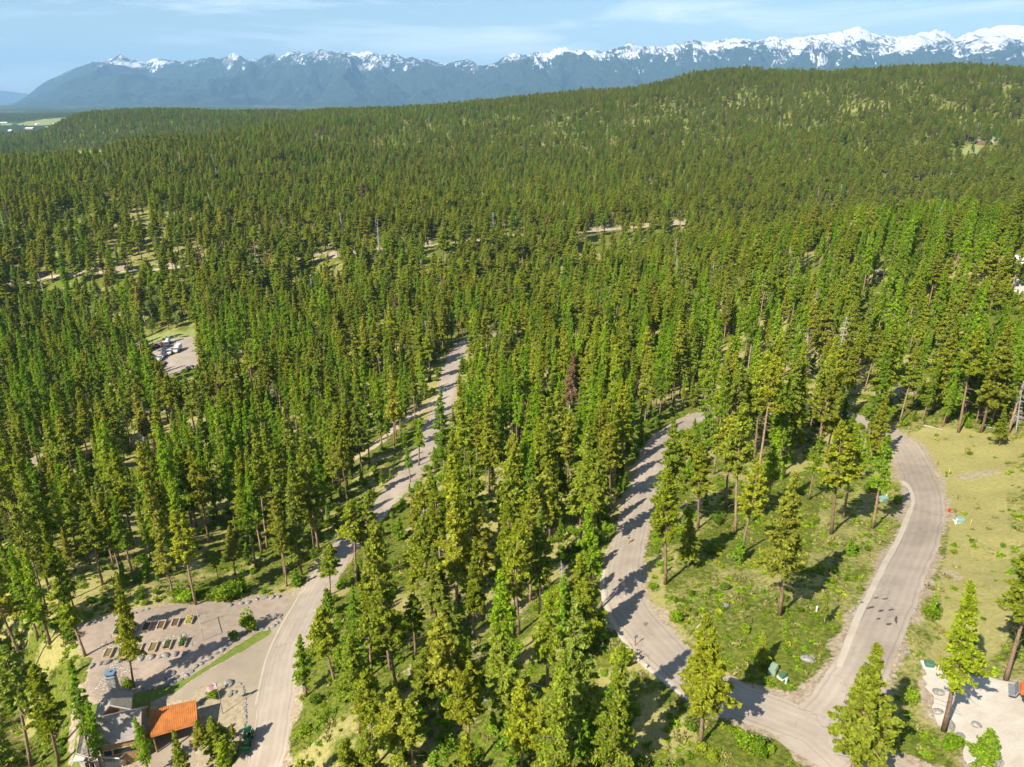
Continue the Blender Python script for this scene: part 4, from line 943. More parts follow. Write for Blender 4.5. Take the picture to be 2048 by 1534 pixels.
# ------------------------------------------------------------------ roads, yards and paving
def roadmat(name, cols, scale=1.2, fine=22, bmp=.02, streak=True, crack=True):
    m, nt = newmat(name); b, o = bsdf(nt, .85, .25)
    f = noise(nt, scale * .22, 6, .62); g = noise(nt, fine, 4, .7)
    c = ramp(nt, f, [(.33, cols[0]), (.5, cols[1]), (.68, cols[2])])
    c = mix(nt, .45, c, ramp(nt, g, [(.3, tuple(v * .72 for v in cols[1])), (.7, tuple(min(1, v * 1.25) for v in cols[1]))]))
    if streak:
        a = N(nt, 'ShaderNodeAttribute', attribute_name='across').outputs['Fac']
        d = mth(nt, 'ABSOLUTE', a); wv = noise(nt, .35, 3, .6)
        q = mth(nt, 'ADD', d, mth(nt, 'MULTIPLY', mth(nt, 'SUBTRACT', wv, .5), .10))
        tr = ramp(nt, q, [(.0, 1.0), (.20, .93), (.36, 1.06), (.52, .95), (.66, 1.05), (.80, .97), (.90, 1.12), (1.0, 1.0)])
        c = mix(nt, 1.0, c, tr, 'MULTIPLY')
        if crack:
            ck = mth(nt, 'ABSOLUTE', mth(nt, 'SUBTRACT', q, .77)); ck = ramp(nt, ck, [(.0, .72), (.010, .78), (.02, 1.0)])
            c = mix(nt, 1.0, c, ck, 'MULTIPLY')
    if streak:                                   # net of fine cracks, sealed in places
        vo = N(nt, 'ShaderNodeTexVoronoi', feature='DISTANCE_TO_EDGE'); vo.inputs['Scale'].default_value = .16
        t2 = N(nt, 'ShaderNodeTexCoord'); ds = N(nt, 'ShaderNodeMixRGB'); ds.inputs[0].default_value = .35
        nn = N(nt, 'ShaderNodeTexNoise'); nn.inputs['Scale'].default_value = .6; nt.links.new(t2.outputs['Object'], nn.inputs['Vector'])
        va = N(nt, 'ShaderNodeVectorMath', operation='MULTIPLY_ADD'); nt.links.new(nn.outputs['Color'], va.inputs[0]); va.inputs[1].default_value = (3, 3, 3); nt.links.new(t2.outputs['Object'], va.inputs[2]); nt.links.new(va.outputs[0], vo.inputs['Vector'])
        ln_ = ramp(nt, vo.outputs['Distance'], [(.0, 1.0), (.006, .8), (.012, 0.0)])
        mk = ramp(nt, noise(nt, .09, 3, .6), [(.46, 0.0), (.58, .38)])
        c = mix(nt, mth(nt, 'MULTIPLY', ln_, mk), c, (.07, .06, .055))
        pt = ramp(nt, noise(nt, .05, 2, .5), [(.40, .86), (.47, 1.0), (.56, 1.0), (.62, 1.12)]); c = mix(nt, 1.0, c, pt, 'MULTIPLY')
    nt.links.new(c, b.inputs['Base Color']); bump(nt, g, .5, bmp, b); return m
M_ROAD = roadmat('road_chipseal', [(0.244, 0.203, 0.160), (0.294, 0.249, 0.199), (0.348, 0.298, 0.242)])
M_CONC = roadmat('concrete_gutter', [(0.325, 0.285, 0.225), (0.389, 0.344, 0.276), (0.452, 0.407, 0.328)], streak=False)
M_GRAVEL = roadmat('crushed_gravel', [(0.212, 0.163, 0.125), (0.271, 0.217, 0.168), (0.344, 0.280, 0.220)], 3, 9, .05, False)
M_PAD = roadmat('pale_gravel', [(.36, .315, .25), (.45, .405, .335), (.53, .49, .42)], 2, 7, .05, False)
M_DRIVE = roadmat('driveway_paving', [(0.217, 0.181, 0.130), (0.258, 0.217, 0.160), (0.298, 0.253, 0.190)], 1.5, 25, .02, False)
M_DIRT = roadmat('dirt_track', [(0.307, 0.235, 0.156), (0.380, 0.307, 0.216), (0.452, 0.389, 0.285)], 2, 8, .05, False)
M_BEDSOIL = roadmat('bed_soil', [(0.154, 0.118, 0.078), (0.271, 0.226, 0.147), (0.380, 0.325, 0.225)], 6, 12, .06, False)
M_COBBLE, _nt = newmat('river_stones'); _b, _o = bsdf(_nt, .8, .2)
_v = N(_nt, 'ShaderNodeTexVoronoi'); _v.inputs['Scale'].default_value = 3.2; _t = N(_nt, 'ShaderNodeTexCoord'); _nt.links.new(_t.outputs['Object'], _v.inputs['Vector'])
_c = mix(_nt, ramp(_nt, _v.outputs['Distance'], [(.25, 0.0), (.42, 1.0)]), ramp(_nt, _v.outputs['Color'], [(.2, (.28, .24, .19)), (.5, (.46, .41, .33)), (.8, (.60, .55, .46))]), (.22, .18, .14))
_nt.links.new(_c, _b.inputs['Base Color']); bump(_nt, _v.outputs['Distance'], -.8, .12, _b)
M_LAWN, _nt = newmat('mown_lawn'); _b, _o = bsdf(_nt, .9, .1)
_f = noise(_nt, 2.2, 6, .7); _nt.links.new(ramp(_nt, _f, [(.3, (.07, .115, .018)), (.55, (.13, .17, .028)), (.75, (.24, .235, .055))]), _b.inputs['Base Color']); bump(_nt, _f, .8, .06, _b)

def across(o, nx, n):
    a = o.data.attributes.new('across', 'FLOAT', 'POINT'); a.data.foreach_set('value', np.repeat(np.linspace(-1, 1, nx + 1), n).astype(np.float32))
def road(name, P, w, lift, mat, rag=.4, off=0, nx=10, step=1.2):
    Q = densify(P, step); o = ribbon(name, Q, w, lift, mat, rag, off=off, nx=nx); across(o, nx, len(Q)); return o
road('road', R_LEFT, 6.4, .050, M_ROAD)
road('loop_road', R_LOOP, 6.3, .046, M_ROAD)
road('hillside_road', R_HILL, 4.6, .12, M_DIRT, .6, step=4)
road('creek_road', R_CREEK, 4.4, .10, M_GRAVEL, .5, step=3)
road('dirt_path', R_TRACK, 2.6, .05, M_DIRT, .5)
sheet('junction', G([(1568,1434),(1600,1405),(1640,1392),(1668,1360),(1712,1330),(1735,1350),(1712,1400),(1700,1440),(1705,1480),(1735,1505),(1800,1545),(1700,1575),(1600,1510),(1555,1480)]), 1.5, .030, M_ROAD, rag=.4)
sheet('driveway', DRIVE, 1.3, .028, M_DRIVE, rag=.15)
sheet('apron', APRON, 1.3, .022, M_DRIVE, rag=.05)
sheet('gravel_yard', YARD, 1.2, .018, M_GRAVEL, rag=.5)
sheet('lawn', LAWN, 1.0, .036, M_LAWN, rag=.3)
sheet('house_lawn', G([(140,1560),(150,1480),(170,1420),(185,1408),(225,1404),(265,1410),(300,1405),(300,1430),(200,1560),(300,1600)]), 1.2, .016, M_LAWN, rag=.3)
sheet('planting_bed', BED, 1.0, .042, M_BEDSOIL, rag=.3)
sheet('gravel_pad', PAD, 1.4, .022, M_PAD, rag=1.0)
M_LOT = roadmat('packed_lot_gravel', [(.22, .18, .14), (.29, .245, .195), (.35, .305, .25)], 1, 3, .05, False)
sheet('gravel_lot', LOT, 3, .06, M_LOT, rag=2.0)
sheet('rock_bank', G([(2030,560),(2060,540),(2090,600),(2050,600),(2028,585)]), 2.5, .12, M_PAD, rag=1.5)
for k, pp in enumerate(([(205,1352),(215,1330),(245,1326),(262,1340),(240,1368),(200,1392),(180,1384)], [(195,1296),(215,1284),(262,1290),(262,1300),(225,1310),(196,1306)], [(300,1282),(330,1272),(375,1266),(388,1275),(340,1286),(305,1294)], [(345,1368),(372,1342),(385,1335),(380,1350),(362,1366)])):
    o = sheet('river_stones', G(pp), .8, .03, M_COBBLE, 'stuff', rag=.8, seed=k)
# pale concrete gutter along the inner and outer edges of the loop
def edge_of(pxs): return densify(G(pxs), 1.0)
def gut(name, pxs, w, lift):
    Q = edge_of(pxs); o = ribbon(name, Q, w, lift, M_CONC, .12, nx=3); return o
gut('kerb_strip', [(1806,962),(1818,975),(1826,1000),(1818,1030),(1800,1075),(1776,1120),(1748,1175),(1722,1225),(1704,1270),(1692,1300),(1678,1335)], 1.3, .062)
gut('kerb_strip', [(1207,1140),(1204,1170),(1210,1205),(1228,1245),(1254,1288),(1285,1325),(1318,1352),(1352,1378),(1378,1398)], .8, .062)
M_SANDY = roadmat('sandy_edge', [(0.298, 0.253, 0.194), (0.348, 0.298, 0.233), (0.398, 0.344, 0.268)], streak=False)
M_CONC0 = M_CONC; M_CONC = M_SANDY
gut('kerb_strip', [(616,1160),(590,1205),(565,1247),(548,1280),(534,1315),(522,1360),(512,1410)], .7, .064)
# manhole lid
mb = MB(); c = Gz(1293, 1249)
th = np.linspace(0, 2 * math.pi, 20, endpoint=False)
ring = np.c_[np.cos(th), np.sin(th)]
mb.add(np.vstack([np.c_[ring * .42, np.full(20, -.05)], np.c_[ring * .42, np.full(20, .012)]]), [tuple(range(20))[::-1], tuple(range(20, 40))] + [(i, (i + 1) % 20, 20 + (i + 1) % 20, 20 + i) for i in range(20)])
mh = mb.obj('manhole_cover', simple('rusty_iron', (.20, .13, .08), .8, .2, 8)); mh.location = c + Vector((0, 0, .07)); tag(mh, 'round rusty iron cover set in the left arm of the loop road', 'manhole cover')

M_SEAL = simple('tar_seal', (.075, .068, .062), .8, .25, 3)
for (px, py, L_, W_, rz) in ((1740,1216,1.3,.5,.3),(1762,1222,1.0,.45,.3),(1782,1220,.9,.4,.3),(1752,1196,.9,.35,.3),(1770,1198,1.0,.4,.3),(1792,1240,2.2,.35,1.1),(1778,1249,1.0,.5,.3),(1757,1238,.8,.3,.3),(1725,1205,.9,.3,.3)):
    g = Gz(px, py); m_ = []; rg = np.random.default_rng(int(px)); n_ = 14; th_ = np.linspace(0, 6.283, n_, endpoint=False)
    rr_ = 1 + rg.uniform(-.3, .3, n_); X_ = np.cos(th_) * L_ * .5 * rr_; Y_ = np.sin(th_) * W_ * .5 * rr_
    xx = g.x + X_ * math.cos(rz) - Y_ * math.sin(rz); yy = g.y + X_ * math.sin(rz) + Y_ * math.cos(rz); zz = height(xx, yy) + .056
    o_ = link('road_patch', mesh('road_patch', np.c_[xx, yy, zz], [tuple(range(n_))]), M_SEAL); o_['kind'] = 'structure'
# ------------------------------------------------------------------ log house, carport, garden
M_SHINGLE, _nt = newmat('weathered_shingles'); _b, _o = bsdf(_nt, .9, .15)
_t = N(_nt, 'ShaderNodeTexCoord'); _br = N(_nt, 'ShaderNodeTexBrick'); _br.inputs['Scale'].default_value = 3.2; _br.inputs['Mortar Size'].default_value = .03; _br.inputs['Color1'].default_value = (.24, .20, .17, 1); _br.inputs['Color2'].default_value = (.36, .31, .27, 1); _br.inputs['Mortar'].default_value = (.10, .085, .075, 1)
_nt.links.new(_t.outputs['Object'], _br.inputs['Vector']); _f = noise(_nt, 1.1, 6, .7)
_nt.links.new(mix(_nt, .5, _br.outputs[0], ramp(_nt, _f, [(.3, (.16, .135, .12)), (.7, (.42, .37, .33))])), _b.inputs['Base Color']); bump(_nt, _br.outputs['Fac'], -.5, .04, _b)
M_LOG = simple('log_wall', (.34, .20, .10), .7, .2, 5, bmp=.05)
M_TIMBER = simple('grey_timber', (.36, .32, .27), .8, .2, 4)
M_CREAM = simple('pale_deck_boards', (.62, .54, .40), .7, .1, 3)
M_TRIM = simple('warm_trim', (.50, .30, .13), .6, .15, 3)
M_STONE = simple('fieldstone', (.33, .31, .29), .9, .3, 2.5, bmp=.1)
M_RUSTROOF = simple('rust_painted_metal', (.40, .135, .025), .6, .18, .8, spec=.4)
M_GLASS = simple('window_glass', (.03, .04, .05), .1, .1, 1, spec=.8)
M_WHITE = simple('white_paint', (.75, .75, .73), .5, .06, 2)
M_BLUECAP = simple('blue_metal_cap', (.17, .25, .34), .4, .1, 2, metal=.3)
M_STRIPE = simple('cedar_battens', (.34, .28, .22), .8, .25, 4)
M_DARKW = simple('dark_wood', (.10, .06, .035), .8, .2, 4)
M_WOODN = simple('new_timber', (.55, .36, .20), .7, .12, 4)
M_BLACK = simple('black_rubber', (.03, .03, .03), .8, .2, 5)
M_STEEL = simple('grey_steel', (.30, .31, .32), .45, .15, 4, metal=.5)

def slab(mb, A, B, C, D, t=.22):
    """a roof plane with thickness: four corners seen from above, anticlockwise"""
    P = [Vector(p) for p in (A, B, C, D)]
    n = (P[1] - P[0]).cross(P[3] - P[0]).normalized()
    if n.z < 0: n = -n; P = P[::-1]
    mb.hexa([p - n * t for p in P] + P)
def prism_walls(mb, pts, z0, zt):
    n = len(pts); V = [(p[0], p[1], z0) for p in pts] + [(p[0], p[1], zt[i] if hasattr(zt, '__len__') else zt) for i, p in enumerate(pts)]
    mb.add(V, [tuple(range(n))[::-1], tuple(range(n, 2 * n))] + [(i, (i + 1) % n, n + (i + 1) % n, n + i) for i in range(n)])

ZG = hz(*ground_at(240, 1440)) - .3
HO = Vector((*ground_at(240, 1440), ZG))
def Lp(px, py, h): return at(px, py, ZG + h) - HO          # local point on the house at height h
house = empty('log_house', HO, 'log house with weathered shingle roofs, stone chimney and railed deck', 'house')
def gable(nm, a_px, b_px, zr, run1, run2, ze1, ze2, mat1, mat2, ov=.5, wallz=0.0):
    """ridge from a to b (pixels at height zr); slope 1 falls to the side 'n', slope 2 to the other"""
    A = Lp(*a_px, zr); B = Lp(*b_px, zr); u = (B - A); u.z = 0; L = u.length; u.normalize(); n = Vector((u.y, -u.x, 0))
    m = MB(); E1a = A + n * run1; E1a.z = ze1; E1b = B + n * run1; E1b.z = ze1; slab(m, E1a, E1b, B, A); r1 = m.obj('roof', mat1, house)
    m = MB(); E2a = A - n * run2; E2a.z = ze2; E2b = B - n * run2; E2b.z = ze2; o3 = Vector((0, 0, .02)); slab(m, A + o3, B + o3, E2b + o3, E2a + o3); r2 = m.obj('roof', mat2, house)
    k = .88
    a1 = A + u * ov + n * run1 * k; a2 = A + u * ov - n * run2 * k; b1 = B - u * ov + n * run1 * k; b2 = B - u * ov - n * run2 * k; am = A + u * ov; bm_ = B - u * ov
    z1 = zr - (zr - ze1) * k - .24; z2 = zr - (zr - ze2) * k - .24
    m = MB(); V = []
    for z in (None, 1):
        for p, zz in ((a1, z1), (b1, z1), (bm_, zr - .28), (b2, z2), (a2, z2), (am, zr - .28)): V.append((p.x, p.y, -1.0 if z is None else zz))
    m.add(V, [(5, 4, 3, 2, 1, 0), (6, 7, 8, 11), (8, 9, 10, 11)] + [(i, (i + 1) % 6, 6 + (i + 1) % 6, 6 + i) for i in range(6)])
    wl = m.obj('wall', M_LOG, house)
    return A, B, u, n, r1, r2, wl, (a1, b1, z1)
A, B, u, n, r1, r2, wl, (a1, b1, z1) = gable('main', (190,1437), (283,1418), 7.6, 3.1, 2.9, 4.9, 5.2, M_SHINGLE, M_SHINGLE)
# windows on the camera side wall
for k, f in enumerate((.18, .42, .62, .82)):
    p = a1 + (b1 - a1) * f; m = MB(); rz = math.atan2(u.y, u.x)
    m.box((p.x + n.x * .04, p.y + n.y * .04, 3.0), (1.3, .10, 1.2), rz); w_ = m.obj('window', M_TRIM, house)
    m = MB(); m.box((p.x + n.x * .07, p.y + n.y * .07, 3.0), (1.05, .10, .95), rz); m.obj('pane', M_GLASS, w_)
for x in range(9):                                                  # log courses as long thin rounds on the front wall
    pass
# north wing, ridge running away from the viewer; its right slope laid in battens
A2, B2, u2, n2, r3, r4, wl2, _ = gable('wing', (219,1411), (224,1377), 6.9, 2.7, 2.6, 4.9, 4.4, M_STRIPE, M_SHINGLE)
m = MB(); Ln = (B2 - A2); Ln.z = 0; Lw = Ln.length
for i in range(15):
    f = (i + .5) / 15; p = A2 + Ln * f; q = p + n2 * 2.66; q.z = 4.93; d = (q - p); mid = (p + q) / 2 + Vector((0, 0, .06))
    m.tube([p + Vector((0, 0, .05)), q + Vector((0, 0, .05))], [.09, .09], 6)
m.obj('roof_batten', M_TIMBER, r3).name = 'roof_batten'
m = MB(); p = A2 + n2 * .1; q = A2 + n2 * 2.7; q.z = 4.9; m.tube([p + Vector((0, 0, .12)) - u2 * .1, q + Vector((0, 0, .12)) - u2 * .1], [.1, .1], 4); m.obj('fascia', M_WHITE, r3)
# chimney
cp = at(227.5, 1372, ZG + 6.0) - HO; m = MB(); m.box((cp.x, cp.y, 3.6), (1.25, 1.15, 9.2), .2); ch = m.obj('chimney', M_STONE, house)
m = MB(); m.box((cp.x, cp.y, 8.28), (1.5, 1.4, .2), .2); m.obj('chimney_shoulder', M_STONE, ch)
m = MB(); m.box((cp.x, cp.y, 8.95), (1.55, 1.45, .12), .2); m.box((cp.x, cp.y, 8.63), (1.1, 1.0, .52), .2); m.obj('chimney_cap', M_BLUECAP, ch)
m = MB(); m.tube([(cp.x, cp.y, 8.9), (cp.x, cp.y, 9.3)], [.18, .18], 8); m.obj('flue', M_STEEL, ch)
# lean-to roof between the house and the carport
m = MB(); slab(m, Lp(281,1459,4.1), Lp(292,1461,3.9), Lp(291,1416,4.6), Lp(282.5,1419,6.6), .18); m.obj('side_roof', M_SHINGLE, house)
# porch roof with trim
m = MB(); slab(m, Lp(189,1490,3.0), Lp(266,1475,3.0), Lp(263,1466,3.45), Lp(188,1481,3.45), .16); pr = m.obj('porch_roof', M_TIMBER, house)
m = MB(); m.tube([Lp(189,1490,3.02), Lp(266,1475,3.02)], [.10, .10], 5); m.tube([Lp(188,1481,3.52), Lp(263,1466,3.52)], [.08, .08], 5); m.obj('fascia', M_TRIM, pr)
for px in (190, 215, 240, 264):
    p = Lp(px, 1489.5 - (px - 189) * .195, 2.9); m = MB(); m.tube([(p.x, p.y, -.5), (p.x, p.y, 2.86)], [.13, .12], 7); m.obj('post', M_LOG, house)
# deck and its rails
m = MB(); prism_walls(m, [Lp(172,1500,1.2), Lp(190,1527,1.2), Lp(243,1523,1.2), Lp(272,1497,1.2), Lp(264,1480,1.2), Lp(190,1492,1.2)], -.6, 1.2); deck = m.obj('deck', M_CREAM, house)
m = MB(); prism_walls(m, [Lp(155,1515,1.5), Lp(168,1524,1.5), Lp(190,1500,1.5), Lp(186,1440,1.5), Lp(171,1443,1.5)], -.6, 1.16); m.obj('side_deck', M_TIMBER, house)
def rail(p, q, h=1.05, mat=M_TIMBER, parent=None, gap=.28, wide=.09):
    m = MB(); d = q - p; L = d.length; k = max(2, int(L / gap)); up = Vector((0, 0, 1))
    m.tube([p + up * h, q + up * h], [wide, wide], 4); m.tube([p + up * .12, q + up * .12], [.05, .05], 4)
    for i in range(k + 1):
        a = p + d * (i / k); r = .07 if i % 8 in (0,) or i == k else .045
        m.tube([a - up * .02, a + up * (h - .02)], [r, r], 4)
    return m.obj('railing', mat, parent)
M_PALE = simple('pale_rail_boards', (.50, .49, .45), .7, .12, 3)
rail(Lp(190,1500,1.2), Lp(241,1511,1.2), 1.1, M_PALE, house, .36, .12); rail(Lp(193,1524,1.2), Lp(242,1527,1.2), 1.1, M_PALE, house, .36, .12)
rail(Lp(242,1526,1.2), Lp(270,1499,1.2), 1.0, M_TIMBER, house); rail(Lp(171,1446,1.16), Lp(156,1516,1.16), 1.1, M_TIMBER, house); rail(Lp(156,1516,1.16), Lp(190,1526,1.16), 1.0, M_TIMBER, house)
p = Lp(181, 1500, 1.4); m = MB(); m.box((p.x, p.y, .9), (1.5, 1.2, 3.6), .2); m.obj('stone_pillar', M_STONE, house)
m = MB(); m.box((Lp(160,1517,1.6).x, Lp(160,1517,1.6).y, 1.7), (1.7, 1.1, .22), .1); m.obj('pillar_top', M_PALE, house)
for px, py in ((226, 1499), (205, 1503)):
    p = Lp(px, py, 1.2); m = MB(); m.box((p.x, p.y, 1.62), (.9, .9, .1), .4); m.tube([(p.x, p.y, 1.2), (p.x, p.y, 1.6)], [.08, .08], 6)
    t_ = m.mesh('patio_table'); o = link('patio_table', t_, M_TRIM); o.location = HO; tag(o, 'small brown table on the pale deck, %s' % ('nearer the trees' if px == 226 else 'beside the stone pillar'), 'table', 'tables on the deck')

# carport with the rust-orange metal roof
CZ = hz(*ground_at(345, 1460)) - .1; CO = Vector((*ground_at(345, 1455), CZ))
def Cp(px, py, h): return at(px, py, CZ + h) - CO
car = empty('carport', CO, 'open carport with a rust-orange metal roof beside the log house', 'carport')
TL, TR, BR, BL = Cp(298.5,1419,4.6), Cp(391.5,1400,4.6), Cp(395,1444,3.7), Cp(301,1471,3.7)
m = MB(); slab(m, BL, BR, TR, TL, .12); rf = m.obj('roof', M_RUSTROOF, car)
m = MB()
for i in range(23):
    f = i / 22; m.tube([BL + (BR - BL) * f + Vector((0, 0, .03)), TL + (TR - TL) * f + Vector((0, 0, .03))], [.035, .035], 4)
m.obj('roof_rib', M_RUSTROOF, rf)
m = MB(); fl1 = Cp(301.5,1475.5,3.35); fl2 = Cp(395.3,1449,3.35); slab(m, fl1, fl2, BR - Vector((0, 0, .02)), BL - Vector((0, 0, .02)), .1); m.obj('eave_flap', M_RUSTROOF, rf)
for f, g in ((.04, .06), (.5, .06), (.96, .06), (.04, .94), (.5, .94), (.96, .94)):
    p = (BL + (BR - BL) * f) * (1 - g) + (TL + (TR - TL) * f) * g
    m = MB(); 
    if (f, g) == (.96, .06): m.box((p.x, p.y, p.z / 2 - .35), (.8, .8, p.z + .2)); m.obj('stone_pillar', M_STONE, car)
    else: m.tube([(p.x, p.y, -.6), (p.x, p.y, p.z - .12)], [.14, .14], 7); m.obj('post', M_LOG, car)
m = MB(); q1 = TL * .96 + TR * .04; q2 = TL * .04 + TR * .96; m.box(((q1.x + q2.x) / 2, (q1.y + q2.y) / 2 - .5, 1.7), ((q2 - q1).length * .96, .2, 4.4), math.atan2(q2.y - q1.y, q2.x - q1.x)); m.obj('back_wall', M_LOG, car)

# ---- boulders
def boulder_mesh(seed):
    rng = np.random.default_rng(seed); bm = bmesh.new(); bmesh.ops.create_icosphere(bm, subdivisions=2, radius=.5)
    ax = rng.normal(size=(7, 3)); ax /= np.linalg.norm(ax, axis=1)[:, None]; lim = rng.uniform(.32, .46, 7)
    for v in bm.verts:
        p = np.array(v.co)
        for a, l in zip(ax, lim):
            d = p @ a
            if d > l: p = p - a * (d - l) * .9
        v.co = Vector(p * np.array([1.25, .95, .75]) * (1 + rng.normal() * .02))
    me = bpy.data.meshes.new('boulder'); bm.to_mesh(me); bm.free(); return me
M_ROCK = simple('pale_granite', (.25, .24, .22), .9, .32, 2.2, bmp=.06)
ROCKS = [boulder_mesh(s) for s in range(8)]
for r_ in ROCKS: r_.materials.append(M_ROCK)
def rock(x, y, s, label, group=None, sz=None):
    o = bpy.data.objects.new('boulder', random.choice(ROCKS)); COL.objects.link(o); o.location = (x, y, hz(x, y) + s * .15)
    o.rotation_euler = (random.uniform(-.2, .2), random.uniform(-.2, .2), random.uniform(0, 6.28)); k = random.uniform(.85, 1.15); o.scale = (s * k, s / k, s * .85)
    return tag(o, label, 'boulder', group)
ORD = 'first second third fourth fifth sixth seventh eighth ninth tenth eleventh twelfth thirteenth fourteenth fifteenth sixteenth seventeenth eighteenth nineteenth'.split()
def ordw(i):
    if i < 19: return ORD[i]
    i += 1; t, o = divmod(i, 10); tens = {2: 'twent', 3: 'thirt', 4: 'fort', 5: 'fift', 6: 'sixt', 7: 'sevent'}[t]
    return tens + 'ieth' if o == 0 else tens + 'y-' + ORD[o - 1]
def rockrow(pxs, step, smin, smax, frm, row, group):
    Q = catmull(G(pxs), .1); L = np.r_[0, np.cumsum(np.linalg.norm(np.diff(Q, axis=0), axis=1))]; t = 0; i = 0
    while t < L[-1]:
        x = np.interp(t, L, Q[:, 0]) + random.gauss(0, .08); y = np.interp(t, L, Q[:, 1]) + random.gauss(0, .08); s = random.uniform(smin, smax)
        rock(x, y, s, f'{ordw(i)} boulder from the {frm} in the row {row}', group); t += s * step * random.uniform(.85, 1.5); i += 1
rockrow([(284,1379),(315,1375),(342,1369),(369,1355),(390,1336),(413,1321),(437,1304),(461,1288),(485,1270),(513,1259),(543,1256),(560,1239),(554,1230),(537,1236)], 1.05, .6, 1.15, 'house end', 'between gravel garden and lawn', 'boulders edging the lawn')
rockrow([(185,1333),(200,1328),(226,1324),(260,1321),(297,1316),(321,1314),(350,1308),(376,1307)], 1.1, .8, 1.4, 'wood end', 'below the raised beds', 'boulders below the raised beds')
rockrow([(460,1211),(496,1206),(519,1198),(547,1196),(562,1194)], 1.25, .7, 1.2, 'wood end', 'at the far driveway edge', 'boulders at the far driveway edge')
rockrow([(190,1243),(225,1233),(262,1228),(300,1218)], 1.5, .6, 1.1, 'wood end', 'behind the raised beds', 'boulders behind the raised beds')
rockrow([(478,1366),(487,1378),(491,1400),(491,1440),(489,1470)], 1.1, .35, .6, 'driveway tip', 'edging the planting bed', 'stones edging the planting bed')
for px, py, s, lab in ((458,1369,2.2,'large flat pale boulder at the tip of the planting bed'), (461,1389,1.6,'grey boulder in the middle of the planting bed'), (470,1386,1.1,'small grey boulder beside the larger one in the planting bed'),
                       (404,1402,1.3,'grey boulder at the carport corner of the planting bed'), (412,1397,.9,'smaller boulder beside the carport corner'), (338,1352,1.6,'dark boulder in the rock pile of the gravel garden'), (346,1347,1.5,'tall boulder at the top of the rock pile'),
                       (352,1356,1.4,'round boulder right in the rock pile'), (330,1360,1.2,'low boulder at the foot of the rock pile'), (343,1362,1.1,'pale boulder at the front of the rock pile'),
                       (1614,1322,2.0,'large pale boulder in the grass tip of the loop'), (1624,1316,1.1,'small pale boulder touching the large one in the loop tip'), (1449,1221,1.5,'pale flat stone in the green grass inside the loop'),
                       (1369,1010,1.6,'round grey boulder near the left arm of the loop'), (1876,1386,1.6,'grey boulder half sunk in the pale pad near its corner'), (1898,1452,1.9,'long brown boulder at the foot of the leaning larch'), (1953,1452,1.3,'pale pyramid-shaped boulder on the gravel pad'),
                       (1875,1425,1.4,'grey boulder at the verge of the pale pad'), (1920,1475,1.4,'white flat stone near the fallen branches on the pad'), (1996,1531,1.6,'pale boulder at the bottom edge of the pad'), (960,1423,1.2,'beige stone lying in the grass between the roads'),
                       (972,1398,.9,'small white stone above the beige one between the roads'), (1830,1222,.9,'grey stone on the strip right of the loop road'), (1815,1305,1.1,'blue-grey stone in the bank right of the loop road'), (1450,1362,.8,'bluish stone at the inner road edge'), (1290,1372,.8,'white stone on the near verge of the loop')):
    p = ground_at(px, py); rock(p[0], p[1], s * .72, lab)
for px, py, s, lab in ((1760,548,9,'pale bare rock outcrop among pines on the right slope'), (330,502,10,'grey rock outcrop above the hillside road'), (255,538,7,'rock ledge at the hillside road, left part'), (1330,486,8,'pale rock slab below the hillside road'), (665,495,9,'rocky outcrop beside the hillside road, mid left'), (1240,272,12,'pale scree patch high on the far hill')):
    p = ground_at(px, py); o = rock(p[0], p[1], s, lab); o.name = 'rock_outcrop'; o['category'] = 'rock outcrop'; o.scale = (s, s * .7, s * .35)

# ---- raised garden beds
M_BEDRAIL = simple('worn_bed_rail', (.40, .33, .25), .8, .15, 4)
M_SOIL = simple('garden_soil', (.10, .065, .04), .95, .3, 6); M_SOIL2 = simple('olive_soil', (.17, .14, .05), .95, .3, 6)
def c3(x, y): return 150 + x / 6.827, 1190 + y / 6.827
d0 = Gz(*c3(842, 805)); d1 = Gz(*c3(885, 700)); BRZ = math.atan2(-(d1 - d0).x, (d1 - d0).y)
BEDS = [((590,500),'g','row nearer the wood, dark leafy plants inside, first from the left'), ((800,480),'s','bed with dry brown soil beside the slim pine trunk, row nearer the wood'), ((980,450),'s','bed of bare brown soil, third in the row nearer the wood'),
        ((1180,430),'s','bed of shaded dark soil, fourth in the row nearer the wood'), ((1375,395),'s','bed of bare soil next to the yellow-green planted one'), ((1565,360),'y','bed full of bright yellow-green plants with two tall posts'),
        ((460,810),'o','bed in tree shade at the wood end of the nearer row'), ((665,785),'s','bed just left of the slim pine trunk in the nearer row'), ((862,755),'o','olive-topped bed just right of the slim pine trunk, nearer row'),
        ((1070,730),'o','olive-topped bed in the middle of the nearer row'), ((1268,700),'r','bed with rows of green seedlings, nearer row'), ((1475,670),'b','bed holding a dark green bush, last of the nearer row')]
